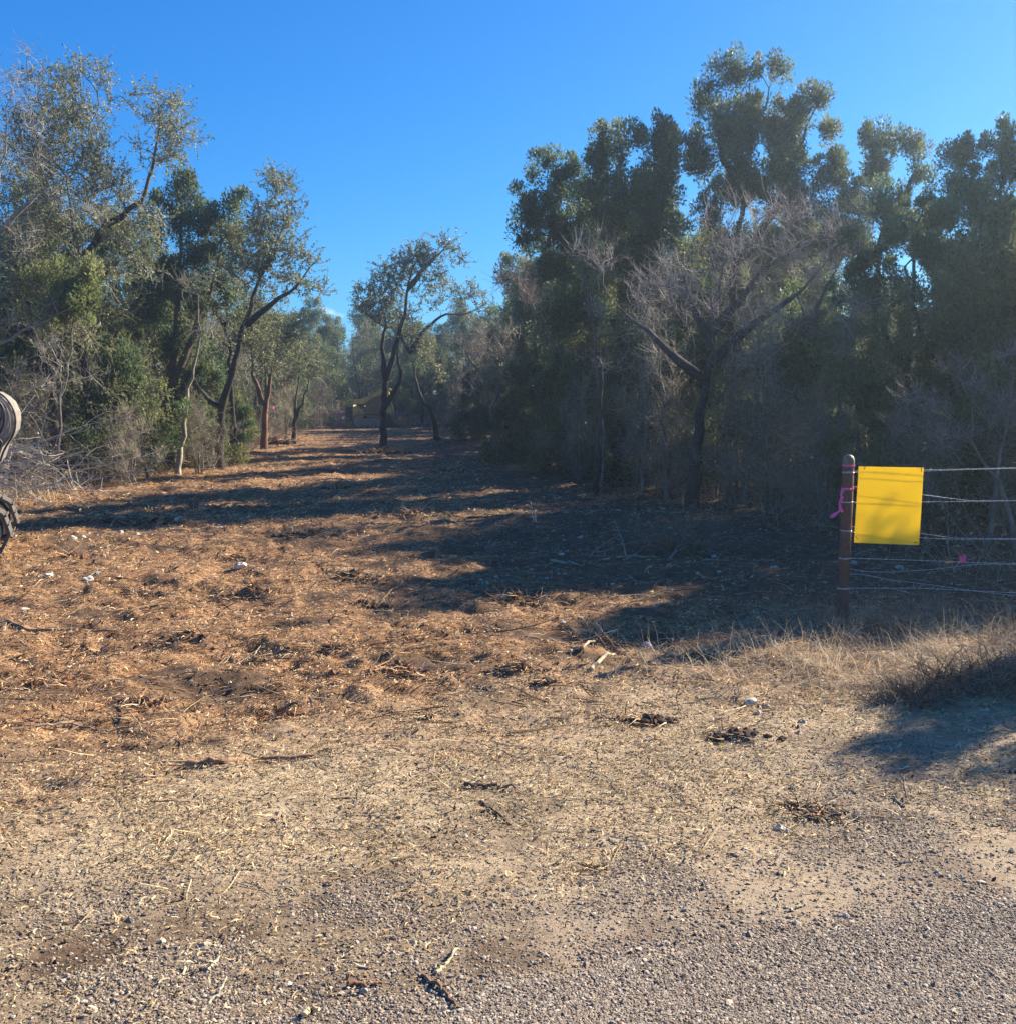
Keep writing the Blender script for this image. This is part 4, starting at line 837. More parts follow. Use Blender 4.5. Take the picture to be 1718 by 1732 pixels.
for k, (px, py, s, l) in enumerate([
 (408, 967, .070, 'single pale rock in the orange mulch left of the middle'),
 (150, 987, .065, 'white rock in the mulch, largest of the left foreground'),
 (166, 983, .040, 'small white stone touching the largest left foreground rock'),
 (84, 978, .050, 'pale rock near the excavator track'),
 (42, 1033, .040, 'flat pale rock near the left photo edge'),
 (172, 944, .050, 'white rock in the striped shade right of the excavator track'),
 (122, 912, .075, 'grey rock of the rubble patch nearest the excavator'),
 (140, 908, .050, 'pale rock in the middle of the shaded rubble patch'),
 (205, 902, .055, 'long pale stone in the shaded rubble patch'),
 (232, 904, .045, 'small pale stone at the right end of the rubble patch'),
 (300, 885, .060, 'pale rock in the shade band beyond the rubble patch'),
 (372, 900, .060, 'grey rock alone in the shade stripe'),
 (1095, 1093, .045, 'white upright rock beside the split wood pile'),
 (1270, 1191, .050, 'larger white rock of the pair on the right verge'),
 (1297, 1197, .032, 'smaller grey rock of the pair on the right verge'),
 (1282, 1207, .026, 'small stone in front of the rock pair on the right verge'),
 (1356, 1222, .026, 'small pale rock right of the rock pair on the verge'),
 (1352, 1240, .022, 'low pale stone just below the small verge rock'),
 (1318, 1402, .024, 'white stone beside the dark hole in the gravel'),
 (1330, 1408, .018, 'grey stone leaning on the white stone beside the dark hole'),
 (955, 916, .050, 'white rock in the dark shade, upper of two near the fallen branch'),
 (950, 938, .040, 'white rock in the shade left of the fallen pale branch'),
 (980, 912, .040, 'pale rock in the dark shade right of the upper white rock'),
 (1198, 921, .035, 'pale rock in the dark shade left of the fence'),
 (1207, 938, .045, 'flat white rock in the dark shade left of the fence'),
 (1308, 962, .050, 'bright white rock in the dark shade nearest the fence post'),
 (1395, 985, .030, 'small pale stone close to the fence post'),
 (1045, 860, .060, 'pale rock under the edge of the right wood'),
 (1520, 962, .060, 'grey white rock behind the fence wires'),
 (1443, 953, .045, 'pale rock right behind the fence post'),
 (955, 982, .030, 'small white stone at the front of the dark shade'),
 (924, 984, .024, 'tiny white stone at the front of the dark shade')]):
    rock(px, py, s, l, 200 + k)
for k in range(150):                   # the many small stones nothing tells apart
    t = rng.random()
    if t < 0.35: px, py = rng.normal(190, 70), rng.normal(905, 14)
    elif t < 0.8: px, py = rng.uniform(780, 1300), rng.uniform(830, 1000)
    else: px, py = rng.uniform(20, 1300), rng.uniform(840, 1150)
    rock(px, py, rng.uniform(0.010, 0.026), 'small pale stone strewn over the cleared ground', 300 + k, 'small stones on the cleared ground', name='small_stone')

def stick(name, pts, r, label, col, cat='stick', branches=(), flat=False, lift=0.0, rough=0.5):
    """pts: pixel points on the ground with optional height; one continuous tapering limb with side branches"""
    g = Geo(); rg = np.random.default_rng(abs(hash(label)) % 9999 if False else sum(map(ord, label)))
    def path(pts):
        q = []
        for p in pts:
            a = gnd(p[0], p[1]); a[2] = float(height(a[0], a[1])) + r * 0.8 + lift
            if len(p) > 2: 
                a[2] += p[2]
            q.append(a)
        return np.array(q)
    def tube(q, r0, r1):
        n = max(6, int(len(q) * 4)); t = np.linspace(0, len(q) - 1, n); q = np.stack([np.interp(t, np.arange(len(q)), q[:, c]) for c in range(3)], 1)
        q[1:-1] += rg.normal(0, r0 * rough, (n - 2, 3)); q[:, 2] = np.maximum(q[:, 2], height(q[:, 0], q[:, 1]) + r0 * 0.3)
        D = nrm(np.gradient(q, axis=0)); R = np.linspace(r0, r1, n) * rg.uniform(0.85, 1.15, n)
        cc = np.tile(np.array(col), (n - 1, 1)) * np.exp(rg.normal(0, 0.12, (n - 1, 1)))
        segs(g, q[:-1], q[1:], D[:-1], D[1:], R[:-1], R[1:], 7, cc)
        for e, s in ((0, 1), (-1, -1)):
            ring = rings(q[[e]], D[[e]], R[[e]], 7)[0]; g.add(np.concatenate([ring, q[[e]]]), tri=np.array([[k, (k + 1) % 7, 7] for k in range(7)]), col=np.array(col) * 1.5)
    q = path(pts); base = q[0].copy(); tube(q, r, r * 0.45)
    for b in branches: tube(path(b), r * 0.5, r * 0.2)
    for k in range(len(g.V)): g.V[k] = g.V[k] - base
    o = link(name, g.mesh(name), M_twig, loc=base); tag(o, label, cat, 'sticks and branches on the cleared ground'); return o
DK, PL, BRN = (0.10, 0.07, 0.05), (0.46, 0.36, 0.22), (0.26, 0.15, 0.09)
stick('fallen_branch', [(318, 1297), (370, 1294), (440, 1288), (530, 1283)], .016, 'thick reddish brown branch lying in the tan litter at lower left', BRN, 'branch')
stick('wood_splinter', [(345, 1300), (430, 1292), (545, 1281)], .006, 'long pale splinter against the thick reddish branch', PL, 'splinter')
stick('fallen_branch', [(0, 1232), (60, 1230), (120, 1232), (175, 1240), (232, 1231)], .009, 'thin dark crooked branch at the left photo edge', (0.2, 0.16, 0.13), 'branch', branches=[[(100, 1232), (135, 1222)], [(160, 1238), (185, 1245)]])
stick('fallen_branch', [(0, 1052), (40, 1062), (110, 1070), (200, 1070)], .014, 'long brown branch half sunk in mulch below the excavator', (0.22, 0.14, 0.09), 'branch')
stick('stick', [(786, 1330), (825, 1333), (872, 1336)], .011, 'short thick dark stick lying level on the gravel', DK, branches=[[(800, 1330), (818, 1326)]])
stick('stick', [(812, 1358), (838, 1376), (864, 1398)], .007, 'thin dark stick pointing down right on the gravel', DK)
stick('forked_twig', [(1528, 1366), (1530, 1350, .02), (1527, 1336, .05)], .006, 'dark forked twig standing from the gravel at lower right', DK, 'twig', branches=[[(1527, 1336, .05), (1540, 1331, .06), (1560, 1328, .05)], [(1527, 1338, .05), (1512, 1330, .06)]])
stick('split_wood', [(1000, 1135), (1025, 1120), (1047, 1106)], .014, 'pale straight length of split wood pointing up right', (0.46, 0.37, 0.24), 'split wood')
stick('split_wood', [(964, 1108), (985, 1097), (1008, 1088, .02)], .014, 'pale split wood piece at the left of the small wood pile', (0.42, 0.32, 0.2), 'split wood')
stick('split_wood', [(1006, 1080, .10), (1025, 1092, .05), (1040, 1098)], .010, 'reddish stick leaning on the small wood pile', (0.36, 0.2, 0.12), 'split wood')
stick('split_wood', [(990, 1072, .08), (1010, 1090, .04), (1030, 1102)], .008, 'brown stick crossing the small wood pile', (0.30, 0.17, 0.10), 'split wood')
stick('fallen_branch', [(930, 948), (985, 947), (1040, 948), (1098, 943)], .016, 'pale fallen branch lying level in the dark shade', (0.36, 0.30, 0.21), 'branch', branches=[[(985, 947), (1010, 932, .03), (1050, 918, .06)], [(1060, 946), (1080, 938, .05), (1100, 932, .08)], [(1060, 946), (1050, 925, .1), (1038, 905, .16)]])
stick('fallen_branch', [(1130, 948), (1150, 940, .08), (1158, 935, .18), (1165, 932, .26)], .012, 'dark upturned branch in the shade under the right wood', (0.2, 0.17, 0.145), 'branch', branches=[[(1150, 940, .08), (1120, 930, .14), (1090, 925, .2)], [(1155, 935, .15), (1190, 930, .22)], [(1140, 945, .05), (1180, 935, .12), (1215, 930, .16)]])
stick('stubble_stem', [(902, 888), (899, 880, .08), (897, 870, .16)], .008, 'left of two short upright cut stems in the striped shade', (0.5, 0.42, 0.32), 'stem')
stick('stubble_stem', [(906, 888), (905, 880, .08), (903, 872, .14)], .008, 'right of two short upright cut stems in the striped shade', (0.46, 0.38, 0.29), 'stem')
stick('wood_chip', [(590, 1668), (618, 1668), (648, 1667)], .008, 'reddish brown bark chip on the gravel near the bottom', (0.24, 0.13, 0.08), 'wood chip')
stick('forked_stick', [(714, 1652), (738, 1672), (760, 1692), (782, 1712)], .0065, 'dark forked stick with pale ends near the bottom of the photo', (0.14, 0.09, 0.06), branches=[[(750, 1684), (765, 1672, .02), (780, 1661, .03)]])
stick('wood_splinter', [(738, 1648), (760, 1630), (778, 1612, .02)], .0065, 'pale forked wood splinter above the dark forked stick', (0.49, 0.396, 0.245), 'splinter', branches=[[(742, 1645), (736, 1636), (728, 1638)]])
stick('wood_splinter', [(352, 1700), (368, 1685), (384, 1664, .015)], .005, 'pale greenish splinter near the lower left corner', (0.418, 0.396, 0.288), 'splinter', branches=[[(360, 1692), (382, 1680)]])
stick('wood_splinter', [(352, 1642), (368, 1628), (374, 1608)], .0045, 'curved pale straw strip above the greenish splinter', (0.461, 0.418, 0.288), 'splinter')
stick('wood_splinter', [(1392, 1584), (1405, 1577), (1419, 1569)], .0055, 'white curled chip on the road surface', (0.504, 0.475, 0.374), 'splinter')
stick('wood_splinter', [(1530, 1570), (1552, 1564), (1575, 1560)], .0055, 'long pale chip on the road at lower right', (0.475, 0.403, 0.259), 'splinter')
stick('wood_splinter', [(1334, 1542), (1348, 1537), (1362, 1531)], .005, 'pale straw chip at the edge of the road', (0.475, 0.403, 0.259), 'splinter')
stick('wood_splinter', [(1532, 1460), (1542, 1455), (1555, 1451)], .005, 'small yellowish chip on the gravel right of centre', (0.461, 0.396, 0.245), 'splinter')
stick('wood_splinter', [(515, 1722), (528, 1712), (540, 1712)], .010, 'pale broken wood chip at the bottom photo edge', (0.475, 0.374, 0.23), 'splinter')
stick('stick', [(230, 1700), (280, 1690)], .004, 'thin pale stick in the lower left corner litter', (0.55, 0.45, 0.3))
stick('stick', [(560, 1352), (600, 1350)], .004, 'thin dark twig on the pale litter left of centre', DK)
stick('fallen_branch', [(1130, 1195), (1170, 1190), (1220, 1180)], .006, 'thin grey stick on the right verge pointing at the shadow', (0.3, 0.24, 0.18), 'branch')
stick('stick', [(600, 1145), (700, 1118), (800, 1106)], .006, 'long thin orange stick across the edge of the mulch', (0.45, 0.26, 0.12))

def dead_bush(px, py, w, h, label, seed, n=260):
    rg = np.random.default_rng(seed); p = gnd(px, py); g = Geo(); a = rg.normal(0, 0.3, (n, 2)); P = np.stack([a[:, 0] * w, a[:, 1] * w * 0.6, np.zeros(n)], 1)
    P[:, 2] = height(P[:, 0] + p[0], P[:, 1] + p[1]) - p[2]; D = nrm(np.stack([a[:, 0] * 1.6 + rg.normal(0, .7, n), a[:, 1] * 1.6 + rg.normal(0, .7, n), np.full(n, 1.0)], 1))
    c = np.array([(0.13, 0.095, 0.07), (0.20, 0.15, 0.11), (0.07, 0.05, 0.04), (0.30, 0.24, 0.17)])[rg.integers(0, 4, n)]
    q, d = strands(g, P, D, rg.uniform(0.6, 1.5, n) * h, 5, rg.uniform(0.0015, 0.0042, n), 3, 0.3, -0.2, c, rg)
    ii = np.repeat(np.arange(n), 4); s_ = rg.integers(1, 5, len(ii)); strands(g, q[ii, s_], nrm(d[ii, s_] + rg.normal(0, 0.8, (len(ii), 3))), rg.uniform(0.3, 0.8, len(ii)) * h, 3, np.full(len(ii), 0.0012), 3, 0.35, -0.1, c[ii], rg)
    o = link('dead_bush', g.mesh('dead_bush', False), M_twig, loc=p); tag(o, label, 'bush', 'low dark dead bushes on the right verge'); return o
dead_bush(1640, 1165, .50, .24, 'low wide dark dead bush in the shadow at the right photo edge', 451, 260)
dead_bush(1540, 1185, .30, .16, 'smaller dark dead bush at the left end of the bush shadow', 452, 150)
dead_bush(1750, 1160, .50, .26, 'dark dead bush cut off by the right photo edge', 453, 220)
dead_bush(1150, 935, .45, .40, 'dark dead bush around the upturned branch in the shade', 454)
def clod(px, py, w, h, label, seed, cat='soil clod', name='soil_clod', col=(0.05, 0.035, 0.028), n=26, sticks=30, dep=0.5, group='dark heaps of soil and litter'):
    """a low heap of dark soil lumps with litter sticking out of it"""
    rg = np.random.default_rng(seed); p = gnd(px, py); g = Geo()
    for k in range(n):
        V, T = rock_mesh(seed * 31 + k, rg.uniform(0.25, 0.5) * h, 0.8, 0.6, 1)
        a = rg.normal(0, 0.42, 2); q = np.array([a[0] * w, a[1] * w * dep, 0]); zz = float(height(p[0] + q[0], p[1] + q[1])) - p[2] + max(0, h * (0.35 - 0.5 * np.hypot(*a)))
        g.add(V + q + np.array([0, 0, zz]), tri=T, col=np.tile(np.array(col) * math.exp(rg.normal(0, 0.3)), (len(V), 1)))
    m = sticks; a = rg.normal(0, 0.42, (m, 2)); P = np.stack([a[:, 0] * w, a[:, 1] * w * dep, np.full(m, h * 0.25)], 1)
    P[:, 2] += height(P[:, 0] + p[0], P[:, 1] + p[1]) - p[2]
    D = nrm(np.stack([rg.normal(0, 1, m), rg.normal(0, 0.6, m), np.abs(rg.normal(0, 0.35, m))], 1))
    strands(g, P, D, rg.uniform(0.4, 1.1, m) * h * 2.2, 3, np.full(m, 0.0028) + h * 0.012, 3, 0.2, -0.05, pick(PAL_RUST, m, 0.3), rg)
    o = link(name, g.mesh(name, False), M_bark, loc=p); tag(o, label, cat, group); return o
clod(1095, 1222, .21, .06, 'dark soil heap on the tan verge, left of the two', 401)
clod(1240, 1246, .21, .06, 'dark soil heap with dry grass on the tan verge, right of the two', 402)
clod(1395, 1382, .13, .04, 'dark soil lump in the gravel right of the white stone', 403)
clod(1340, 1366, .10, .035, 'dark soil lump above the white stone in the gravel', 404)
clod(1005, 1470, .04, .02, 'single black soil lump on the gravel in the middle', 405)
clod(920, 1160, .10, .04, 'small dark lump of bark below the wood pile', 406)
clod(690, 1140, .35, .06, 'reddish heap of shredded bark at the mulch edge in the middle', 407, 'mulch heap', 'mulch_heap', (0.16, 0.08, 0.045), 34, 90)
clod(1000, 1085, .30, .09, 'orange shredded wood pile under the split wood pieces', 408, 'mulch heap', 'mulch_heap', (0.22, 0.12, 0.06), 30, 110)
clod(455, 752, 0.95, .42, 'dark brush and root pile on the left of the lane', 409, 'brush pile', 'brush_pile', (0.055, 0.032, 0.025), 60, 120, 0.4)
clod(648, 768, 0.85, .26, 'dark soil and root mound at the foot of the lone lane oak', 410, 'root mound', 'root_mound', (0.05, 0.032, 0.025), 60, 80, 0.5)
clod(230, 890, 0.7, .12, 'dark churned soil heap in the shaded rubble patch', 411, col=(0.09, 0.06, 0.045), n=50, sticks=60)
clod(415, 950, 0.28, .09, 'orange shredded wood heap behind the single pale rock', 412, 'mulch heap', 'mulch_heap', (0.25, 0.14, 0.07), 20, 90)
clod(130, 945, 0.25, .09, 'reddish brown mulch lump below the rubble patch', 413, 'mulch heap', 'mulch_heap', (0.13, 0.06, 0.035), 26, 60)
clod(720, 1215, .05, .03, 'small dark leafy tuft alone on the pale ground', 414, 'tuft', 'dead_tuft')
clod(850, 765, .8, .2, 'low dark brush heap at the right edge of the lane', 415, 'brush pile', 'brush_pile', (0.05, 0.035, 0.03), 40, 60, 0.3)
clod(640, 1022, .22, .06, 'dark torn litter lumps in the sunlit track', 416, col=(0.08, 0.05, 0.035))
clod(310, 1075, .30, .05, 'dark torn litter lumps left in the orange mulch', 417, col=(0.09, 0.05, 0.035))
clod(60, 1160, .30, .06, 'reddish torn bark heap near the left photo edge', 418, 'mulch heap', 'mulch_heap', (0.16, 0.08, 0.04), 30, 90)

for k, (px, py, w_, h_) in enumerate(((520, 905, .5, .09), (700, 870, .6, .10), (600, 985, .35, .07), (880, 1010, .35, .08), (430, 1010, .3, .06), (250, 1010, .3, .07), (160, 1110, .28, .06), (420, 1120, .26, .05), (560, 1100, .25, .05), (800, 1070, .28, .06), (330, 860, .6, .1), (560, 830, .8, .12), (760, 800, .9, .13), (480, 1215, .2, .04), (250, 1190, .22, .045), (870, 1130, .2, .05), (1180, 1110, .22, .05))):
    clod(px, py, w_, h_, 'small churned heap of bark and shredded wood on the mulch', 470 + k, 'mulch heap', 'mulch_heap', ((0.10, 0.06, 0.04), (0.17, 0.10, 0.06), (0.06, 0.04, 0.03))[k % 3], 24, 70, 0.5, 'small churned heaps over the mulch')
# ------------------------------------------------------------------ fence, sign and ribbons
M_post = simple('rusty_post', (0.10, 0.045, 0.036), 0.7, var=0.35, scale=25, bump=0.15)
M_cap = simple('weathered_cap', (0.13, 0.12, 0.08), 0.6, var=0.3, scale=40)
M_wire = simple('galvanised_wire', (0.55, 0.56, 0.56), 0.35, metal=0.7, var=0.15, scale=50, bump=0.05)
M_pink = simple('pink_ribbon', (0.92, 0.16, 0.50), 0.45, var=0.1, scale=20, trans=0.5)
M_sign = simple('yellow_plastic', (0.95, 0.76, 0.05), 0.42, var=0.05, scale=3, bump=0.03, trans=0.55)
M_tie = simple('black_tie', (0.015, 0.015, 0.017), 0.45, scale=20)
FY = 6.95
foot = gnd(1424, 1052); FX = foot[0]; FY = foot[1]
fence = empty('wire_fence', foot); tag(fence, 'barbed wire fence running right from a brown steel post', 'fence')
def lathe(g, prof, k=20, c=(0, 0), col=(1, 1, 1)):
    th = np.arange(k) * 2 * math.pi / k; V = []
    for r, z in prof: V.append(np.stack([c[0] + r * np.cos(th), c[1] + r * np.sin(th), np.full(k, z)], 1))
    V = np.concatenate(V); Q = []
    for i in range(len(prof) - 1):
        for a in range(k): Q.append([i * k + a, i * k + (a + 1) % k, (i + 1) * k + (a + 1) % k, (i + 1) * k + a])
    g.add(V, quad=np.array(Q), col=np.array(col))
topz = px3(1437, 787, FY)[2] - foot[2]; PR = 0.038
def post(loc, h):
    g = Geo(); lathe(g, [(PR, -0.3), (PR, 0.2), (PR, 0.6), (PR, h)]); p = link('post', g.mesh('post'), M_post, fence, loc)
    g = Geo(); lathe(g, [(PR + .002, h - .002), (PR + .003, h + .03), (PR, h + .048), (PR * 0.8, h + .062), (PR * 0.45, h + .072), (0.001, h + .075)]); c = link('cap', g.mesh('cap'), M_cap, p)
    return p
post((0, 0, 0), topz)
post((3.4, 0.12, 0), topz)
def wire(pts, r=0.0013, barbs=0, seed=0):
    """polyline in metres relative to the post foot; two twisted strands"""
    g = Geo(); q = np.array(pts, float); seg = np.linalg.norm(np.diff(q, axis=0), axis=1); cs = np.concatenate([[0], np.cumsum(seg)]); n = int(cs[-1] / 0.012); t = np.linspace(0, cs[-1], n)
    q = np.stack([np.interp(t, cs, q[:, c]) for c in range(3)], 1)
    for _ in range(30): q[1:-1] = 0.5 * q[1:-1] + 0.25 * (q[:-2] + q[2:])
    D = nrm(np.gradient(q, axis=0))
    for ph in (0, math.pi):
        a = t * 2 * math.pi / 0.09 + ph; off = np.stack([np.zeros(n), np.cos(a), np.sin(a)], 1) * r * 1.05
        p = q + off; segs(g, p[:-1], p[1:], D[:-1], D[1:], np.full(n - 1, r), np.full(n - 1, r), 4)
    if barbs:
        for s in np.arange(0.09, cs[-1], barbs):
            k = min(n - 1, int(s / cs[-1] * n)); rg = np.random.default_rng(int(s * 1000) + seed); P = np.repeat(q[[k]], 4, 0) ; d = nrm(rg.normal(0, 1, (4, 3)) * np.array([0.4, 1, 1]))
            segs(g, P, P + d * 0.016, d, d, np.full(4, 0.0013), np.full(4, 0.0003), 4)
            segs(g, q[[k]] - D[[k]] * .005, q[[k]] + D[[k]] * .005, D[[k]], D[[k]], np.full(1, 0.0042), np.full(1, 0.0042), 6)
    return link('wire', g.mesh('wire'), M_wire, fence)
def fp(px, py, dy=0.0):                # point on the fence line, relative to its foot
    X = (px - CX) / F * FY; Y = FY + 0.035 * max(0, X - FX) + dy; q = px3(px, py, Y); return q - foot
Wd = -PR - 0.002
wire([fp(1430, 797, Wd), fp(1460, 797, Wd), fp(1600, 794, 0), fp(1718, 791, 0), fp(2250, 786, 0)], barbs=0.13)
wire([fp(1440, 799, Wd * .4), fp(1560, 797, .02), fp(1640, 794, .01), fp(2250, 782, 0)])
wire([fp(1426, 850, Wd), fp(1480, 850, Wd), fp(1640, 848, 0), fp(1718, 847, 0), fp(2250, 843, 0)], barbs=0.13, seed=3)
wire([fp(1436, 822, 0), fp(1562, 837, 0), fp(1640, 847, .02), fp(2250, 846, .02)], r=0.0011)
wire([fp(1424, 898, Wd), fp(1480, 905, Wd), fp(1600, 912, 0), fp(1718, 912, 0), fp(2250, 914, 0)], barbs=0.13, seed=5)
wire([fp(1434, 890, 0), fp(1556, 902, 0), fp(1610, 910, .02), fp(2250, 917, .02)], r=0.0011)
wire([fp(1418, 945, Wd), fp(1436, 944, Wd), fp(1560, 948, 0), fp(1650, 952, 0), fp(1718, 953, 0), fp(2250, 958, 0)], barbs=0.13, seed=7)
wire([fp(1432, 961, 0), fp(1460, 967, 0), fp(1500, 968, 0), fp(1580, 963, 0), fp(1650, 954, 0), fp(2250, 962, 0)], r=0.0011)
wire([fp(1432, 971, 0), fp(1460, 971, 0), fp(1500, 980, 0), fp(1580, 990, 0), fp(1650, 1000, 0), fp(1718, 1008, 0), fp(2250, 1012, 0)], r=0.0011)
wire([fp(1414, 996, Wd), fp(1430, 995, Wd), fp(1560, 995, 0), fp(1718, 1003, 0), fp(2250, 1006, 0)], barbs=0.13, seed=9)
for py in (800, 850, 898, 945, 996):   # wire wraps round the post
    z = fp(1428, py)[2]; g = Geo(); a = np.linspace(0, 2 * math.pi * 2.6, 50); q = np.stack([np.cos(a) * (PR + .002), np.sin(a) * (PR + .002), z + a * 0.0006], 1); D = nrm(np.gradient(q, axis=0))
    segs(g, q[:-1], q[1:], D[:-1], D[1:], np.full(49, .0018), np.full(49, .0018), 4); link('wire_wrap', g.mesh('wire_wrap'), M_wire, fence)
# sign
sy = -PR - 0.012
c4 = [fp(1452, 789, sy), fp(1562, 791, sy), fp(1554, 922, sy), fp(1444, 918, sy)]
sg = empty('yellow_sign', foot + (c4[0] + c4[2]) / 2); tag(sg, 'blank yellow rectangular sign tied to the fence wires beside the post', 'sign')
ctr = (c4[0] + c4[2]) / 2; c4 = [c - ctr for c in c4]
def sheet(name, c4, th_, nx, ny, mat_, parent, warp=0.004):
    u, v = np.meshgrid(np.linspace(0, 1, nx), np.linspace(0, 1, ny)); u = u.ravel()[:, None]; v = v.ravel()[:, None]
    P = (1 - v) * ((1 - u) * c4[0] + u * c4[1]) + v * ((1 - u) * c4[3] + u * c4[2]); P[:, 1] += (warp * np.sin(u * 3.1) * np.cos(v * 4))[:, 0]
    B = P + np.array([0, th_, 0]); V = np.concatenate([P, B]); n = nx * ny; Q = []
    for j in range(ny - 1):
        for i in range(nx - 1): a = j * nx + i; Q += [[a, a + nx, a + nx + 1, a + 1], [n + a, n + a + 1, n + a + nx + 1, n + a + nx]]
    edge = [i for i in range(nx)] + [j * nx + nx - 1 for j in range(1, ny)] + [(ny - 1) * nx + i for i in range(nx - 2, -1, -1)] + [j * nx for j in range(ny - 2, 0, -1)]
    for a, b in zip(edge, edge[1:] + edge[:1]): Q.append([a, b, n + b, n + a])
    g = Geo(); g.add(V, quad=np.array(Q)); me = g.mesh(name, False); return link(name, me, mat_, parent)
sheet('panel', c4, 0.004, 12, 14, M_sign, sg)
for (u, v, a, L) in ((0.09, 0.02, 1.25, .020), (0.965, 0.03, 1.57, .030), (0.035, 0.935, 2.25, .030), (0.94, 0.965, 0.35, .022)):
    p = (1 - v) * ((1 - u) * c4[0] + u * c4[1]) + v * ((1 - u) * c4[3] + u * c4[2]); d = np.array([math.cos(a), 0, math.sin(a)]); g = Geo()
    P0 = (p - d * L * 0.5 + np.array([0, -0.003, 0]))[None]; P1 = (p + d * L * 0.5 + np.array([0, -0.003, 0]))[None]; P2 = P1 + np.array([[0, 0.02, 0.004]])
    segs(g, P0, P1, d[None], d[None], np.array([.0022]), np.array([.0022]), 5); segs(g, P1, P2, nrm(P2 - P1), nrm(P2 - P1), np.array([.0022]), np.array([.0018]), 5)
    link('cable_tie', g.mesh('cable_tie'), M_tie, sg)
# ribbons
def band(z, w, name, label, tails=()):
    g = Geo(); k = 24; th_ = np.arange(k) * 2 * math.pi / k; r = PR + 0.0045
    o_ = np.stack([np.cos(th_) * r, np.sin(th_) * r, np.zeros(k)], 1); V = np.concatenate([o_ + [0, 0, -w / 2], o_ + [0, 0, w / 2]])
    i = np.arange(k); j = (i + 1) % k; g.add(V, quad=np.stack([i, j, j + k, i + k], 1))
    for t in tails:
        q = np.array(t, float); n = 14; s = np.linspace(0, len(q) - 1, n); q = np.stack([np.interp(s, np.arange(len(q)), q[:, c]) for c in range(3)], 1)
        for _ in range(1): q[1:-1] = 0.5 * q[1:-1] + 0.25 * (q[:-2] + q[2:])
        D = nrm(np.gradient(q, axis=0)); a = s * 1.3; W = nrm(np.cross(D, np.stack([np.sin(a) * 0.5, -np.ones(n), np.cos(a) * 0.3], 1))) * 0.009 * (1.0 + 0.35 * np.sin(s * 2.2))[:, None]
        V = np.stack([q - W, q + W], 1).reshape(-1, 3); g.add(V, quad=np.array([[2 * m, 2 * m + 1, 2 * m + 3, 2 * m + 2] for m in range(n - 1)]))
    o = link(name, g.mesh(name), M_pink, loc=foot + np.array([0, 0, z])); tag(o, label, 'ribbon', 'pink flagging ribbons on the fence'); return o
band(fp(1436, 787)[2], .013, 'flagging_ribbon', 'pink ribbon band around the top of the post')
z2 = fp(1433, 826)[2]; s_ = FY / F
band(z2, .014, 'flagging_ribbon', 'pink ribbon tied round the post with long hanging tails', [[(-PR, -.03, 0), (-.055, -.035, -.03), (-.050, -.035, -.075), (-.062, -.035, -.13), (-.040, -.035, -.16)], [(-.045, -.04, -.05), (-.066, -.04, -.10), (-.055, -.04, -.145), (-.085, -.04, -.17), (-.125, -.045, -.195)]])
pf = fp(1627, 945, -.005); g = Geo()
V = np.array([(-.026, 0, .014), (.0, -.006, .020), (.030, 0, .030), (.028, .004, -.026), (-.008, .004, -.032), (-.016, 0, -.010)]) 
g.add(np.concatenate([V, V + [0, .0012, 0]]), tri=np.array([[0, 5, 1], [1, 5, 4], [1, 4, 3], [1, 3, 2], [6, 7, 11], [7, 10, 11], [7, 9, 10], [7, 8, 9]]))
tag(link('flagging_ribbon', g.mesh('flag', False), M_pink, loc=foot + pf), 'small square pink flag on the lower fence wire', 'ribbon', 'pink flagging ribbons on the fence')
# pink tape strung between trees far down the lane
g = Geo()
for a, b, sg_ in (((540, 697), (583, 696), .0), ((656, 697), (690, 698), .0), ((420, 690), (470, 694), 0)):
    A_ = px3(a[0], a[1], 48.6); B_ = px3(b[0], b[1], 48.6); n = 12; t = np.linspace(0, 1, n)[:, None]; q = A_ * (1 - t) + B_ * t; q[:, 2] -= (np.sin(t * math.pi) * 0.05)[:, 0]
    V = np.stack([q + [0, 0, -.014], q + [0, .01, .014]], 1).reshape(-1, 3); g.add(V, quad=np.array([[2 * m, 2 * m + 1, 2 * m + 3, 2 * m + 2] for m in range(n - 1)]))
tag(link('flagging_tape', g.mesh('flagging_tape'), M_pink), 'pink tape strung across the far end of the lane behind the loader', 'tape')
for px, py, Y, l in ((455, 691, 31, 'tiny pink flag on a stem right of the reddish forked oak'), (463, 689, 33, 'second tiny pink flag further right of the reddish forked oak')):
    p = px3(px, py, Y); g = Geo(); V = np.array([(-.02, 0, -.05), (.02, .01, -.045), (.022, 0, .05), (-.018, .01, .045)]); g.add(V, quad=np.array([[0, 1, 2, 3]]))
    tag(link('flagging_ribbon', g.mesh('flag', False), M_pink, loc=p), l, 'ribbon')

